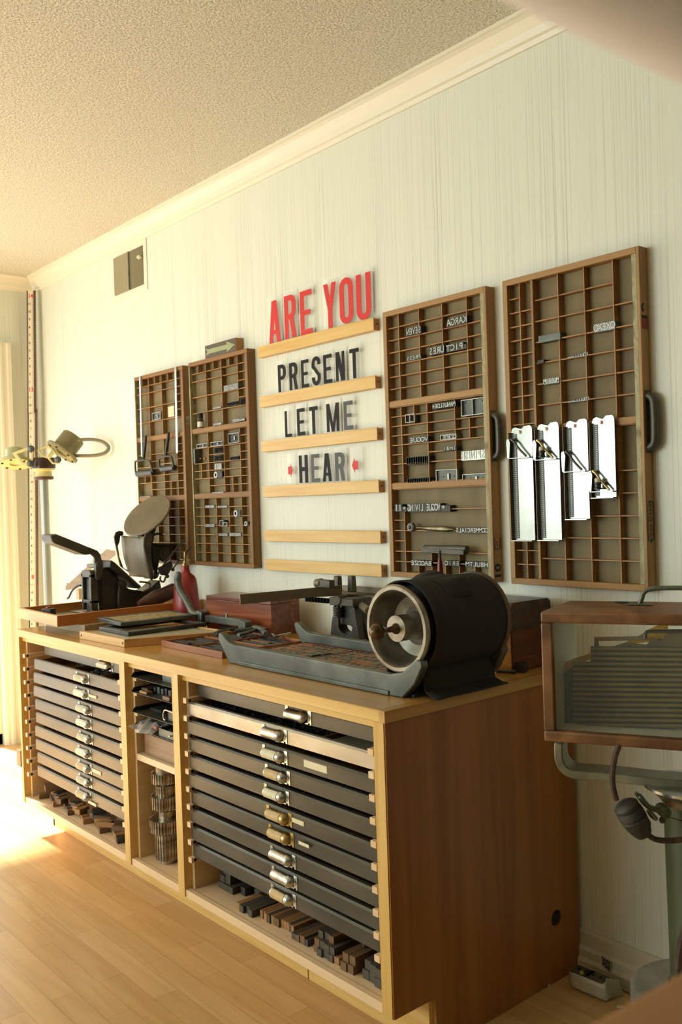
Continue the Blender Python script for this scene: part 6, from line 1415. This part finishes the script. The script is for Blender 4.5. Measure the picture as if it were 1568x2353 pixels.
# cable and in-line plug
cab = noisy('brown cloth cable', ['3a2a20', '4c3a2e', '5c4838'], (60, 60, 60), (.7, .85))
t = thing('cable_connector', S_(790, 700), 'dark ribbed plug hanging on a brown cloth cable beside the green column', 'plug')
pk = noisy('dark rubber plug', ['26241c', '34312a', '454238'], (24, 24, 24), (.5, .7), 0, .15)
a, c = S_(745, 570), S_(915, 835); d = c-a; L_ = d.length
MB().lathe([(.012, 0), (.019, .004), (.0235, L_*.12), (.0235, L_*.20), (.0215, L_*.22), (.0245, L_*.28), (.0245, L_*.45), (.0225, L_*.47), (.0245, L_*.50), (.0225, L_*.70), (.018, L_*.90), (.014, L_), (0, L_)], a, d, 26).build('plug_body', pk, t, smooth=True)
MB().ball(S_(925, 742), .0095, (1, 1, 1.1)).build('plug_switch', pk, t, smooth=True)
MB().tube(bez([S_(712, 110), S_(680, 200), S_(660, 320), S_(662, 440), S_(690, 555)], 6), .0052, 8).build('upper_cable', cab, t, smooth=True)
MB().tube(bez([S_(915, 815), S_(1000, 868), S_(1100, 880), S_(1217, 872), S_(1330, 850)], 6), .0052, 8).build('lower_cable', cab, t, smooth=True)
t = thing('base_cable', S_(1160, 1950, -.12), 'brown cloth cable dropping into a white ring on the silver drum base', 'cable')
rc = Vector((CXs.x, CXs.y, z4_))-fd*.036-bd_*.085
MB().lathe([(.018, 0), (.021, .002), (.021, .010), (.018, .012), (.012, .012), (.012, 0)], rc, up, 30, closed=True).build('white_ring', mat('white plastic ring', 'd6cfb8', .4), t, smooth=True)
MB().tube(bez([rc+up*.002, rc+fd*.004+up*.05, rc+fd*.018+up*.14, rc+fd*.06+up*.24], 6), .0062, 8).build('cloth_cable', cab, t, smooth=True)
# ---- clutter on the floor by the wall
C5 = lambda x, y, z=.0: atZ(1300+x/5.851, 2050+y/5.851, z)
wp = noisy('greyed white plastic', ['9c9880', 'b4b098', 'c6c2ac'], (14, 14, 14), (.4, .6))
t = thing('power_strip', C5(330, 1150, .03), 'dusty clear-cased power strip lying on the floor at the end of the cabinet', 'power strip')
a, c = C5(120, 1090, .03), C5(620, 1290, .03); d = (c-a); yaw = math.atan2(d.y, d.x); mid__ = (a+c)/2; mid__.y = min(mid__.y, -.075)
R3 = Matrix.Rotation(yaw, 3, 'Z')
MB().obox(mid__+up*-.008, d.length, .045, .040, R3).build('casing', wp, t, .008, seg=3)
for k, s_ in enumerate((-.26, .12)):
    q = mid__+R3@Vector((d.length*s_, 0, .013)); MB().obox(q, .05, .036, .004, R3).build('socket_plate', mat('socket face %d' % k, '4e4a3c', .5), t, .001)
    for sx in (-.010, .010): MB().cyl(q+R3@Vector((sx, 0, .002)), q+R3@Vector((sx, 0, .0035)), .004, 12).build('socket_hole', M['black'], t)
MB().ball(mid__+R3@Vector((-d.length*.2, -.015, .018)), .005).build('yellow_tab', mat('yellow tab', 'b8a03a', .5), t, smooth=True)
t = thing('white_pouch', C5(640, 1420), 'crumpled pale plastic pouch lying on the floor beside the power strip', 'pouch')
pp = [C5(520, 1460), C5(780, 1400), C5(720, 1230, .04), C5(540, 1250, .05)]; 
for p in pp: p.y = min(p.y, -.06)
b = MB(); b.hexa([p for p in pp], [pp[0]+up*.012, pp[1]+up*.010, pp[2]+up*.012, pp[3]+up*.018]); b.build('pouch', mat('pale grey plastic', 'a8a898', .3), t, .005, seg=3)
def wcable(name, px_, lab, r=.0028, zs=None):
    pts = [C5(x, y, .004) for x, y in px_]
    for p in pts: p.y = min(p.y, -.036)
    return tag(MB().tube(bez(pts, 5), r, 8).build(name, wp, None, smooth=True), lab, 'cable')
wcable('white_cable', ((-210, 1330), (-225, 1240), (-190, 1190), (-60, 1130), (40, 1075), (70, 1045)), 'white cable end curling on the floor near the cabinet hole')
wcable('white_cable', ((60, 1080), (75, 1170), (160, 1220), (270, 1270), (335, 1310)), 'white cable running in front of the power strip')
wcable('white_cable', ((640, 1170), (720, 1240), (800, 1300), (930, 1380)), 'white cable running from the power strip toward the drum base')
wcable('white_cable', ((690, 1540), (760, 1550), (840, 1570), (900, 1590)), 'short white cable lying nearest the wooden table corner')
a, c = atY(1300+485/5.851, 2050+860/5.851, -.034), atY(1300+600/5.851, 2050+1080/5.851, -.034)
tag(MB().slab([(a.x, -.034, a.z), (c.x, -.034, a.z-.006), (c.x-.002, -.034, c.z), (a.x+.002, -.034, c.z+.010)], (0, .0012, 0)).build('dark_tag', noisy('dark printed tag', ['2c2824', '5a5448', '8a8474'], (160, 160, 160), pos=[.40, .5, .62])), 'small dark printed tag stuck on the baseboard', 'tag')
# ================================================================ close to the lens
E1, E2 = atD(1375, 2362, .62), atD(1600, 2226, .62)
zt2 = 1.02
a, c = atZ(1285, 2385, zt2), atZ(1590, 2212, zt2); dn = (c-a); dn.z = 0; dn.normalize(); nv = Vector((dn.y, -dn.x, 0))
if nv.dot(CAM-a) < 0: nv = -nv
tb = thing('side_table', (a+dn*.1+nv*.3), 'warm brown wooden table corner very close, at the lower right', 'table')
tb.location.z = 0; ORG[tb.name] = tb.location.copy()
p = [a-dn*.06, a+dn*.02, a+dn*.30, a+dn*.34+nv*.06, a+dn*.34+nv*.32, a-dn*.10+nv*.32, a-dn*.10+nv*.04]
MB().slab([Vector((v.x, v.y, zt2-.028)) for v in p], (0, 0, .028)).build('tabletop', wood('warm table wood', ['9a6a38', 'ac7a44', 'b88852'], 'y', .6), tb, .004, seg=3)
for u, v in ((.28, .27), (-.03, .27), (.28, .10), (-.03, .16)):
    q = a+dn*u+nv*v; MB().cyl((q.x, q.y, 0), (q.x, q.y, zt2-.028), .014, 16, .02).build('leg', pine_x, tb, smooth=True)
pk2 = noisy('pale pinkish lamp paint', ['f0e6da', 'f6eee4', 'faf4ec'], (4, 4, 4), (.4, .55))
s0 = .30
p0, p1 = atD(1040, -75, s0), atD(1640, 205, s0); dd = (p1-p0).normalized()
pa = thing('lamp_arm', p0, 'pale pinkish metal lamp arm crossing the upper right corner, very close', 'lamp arm')
off = -(_U*0)+(_R*.55+_U*.84).normalized()*.019
MB().tube([p0-dd*.5+off, p1+dd*.25+off], .019, 28).build('arm_tube', pk2, pa, smooth=True)
MB().tube([p0-dd*.5+off+off*1.55, p1+dd*.25+off+off*1.55], .012, 20).build('side_rod', pk2, pa, smooth=True)
e = p0-dd*.5+off; MB().cyl((e.x, e.y, e.z-.01), (e.x, e.y, H), .016, 20).build('ceiling_rod', pk2, pa, smooth=True)
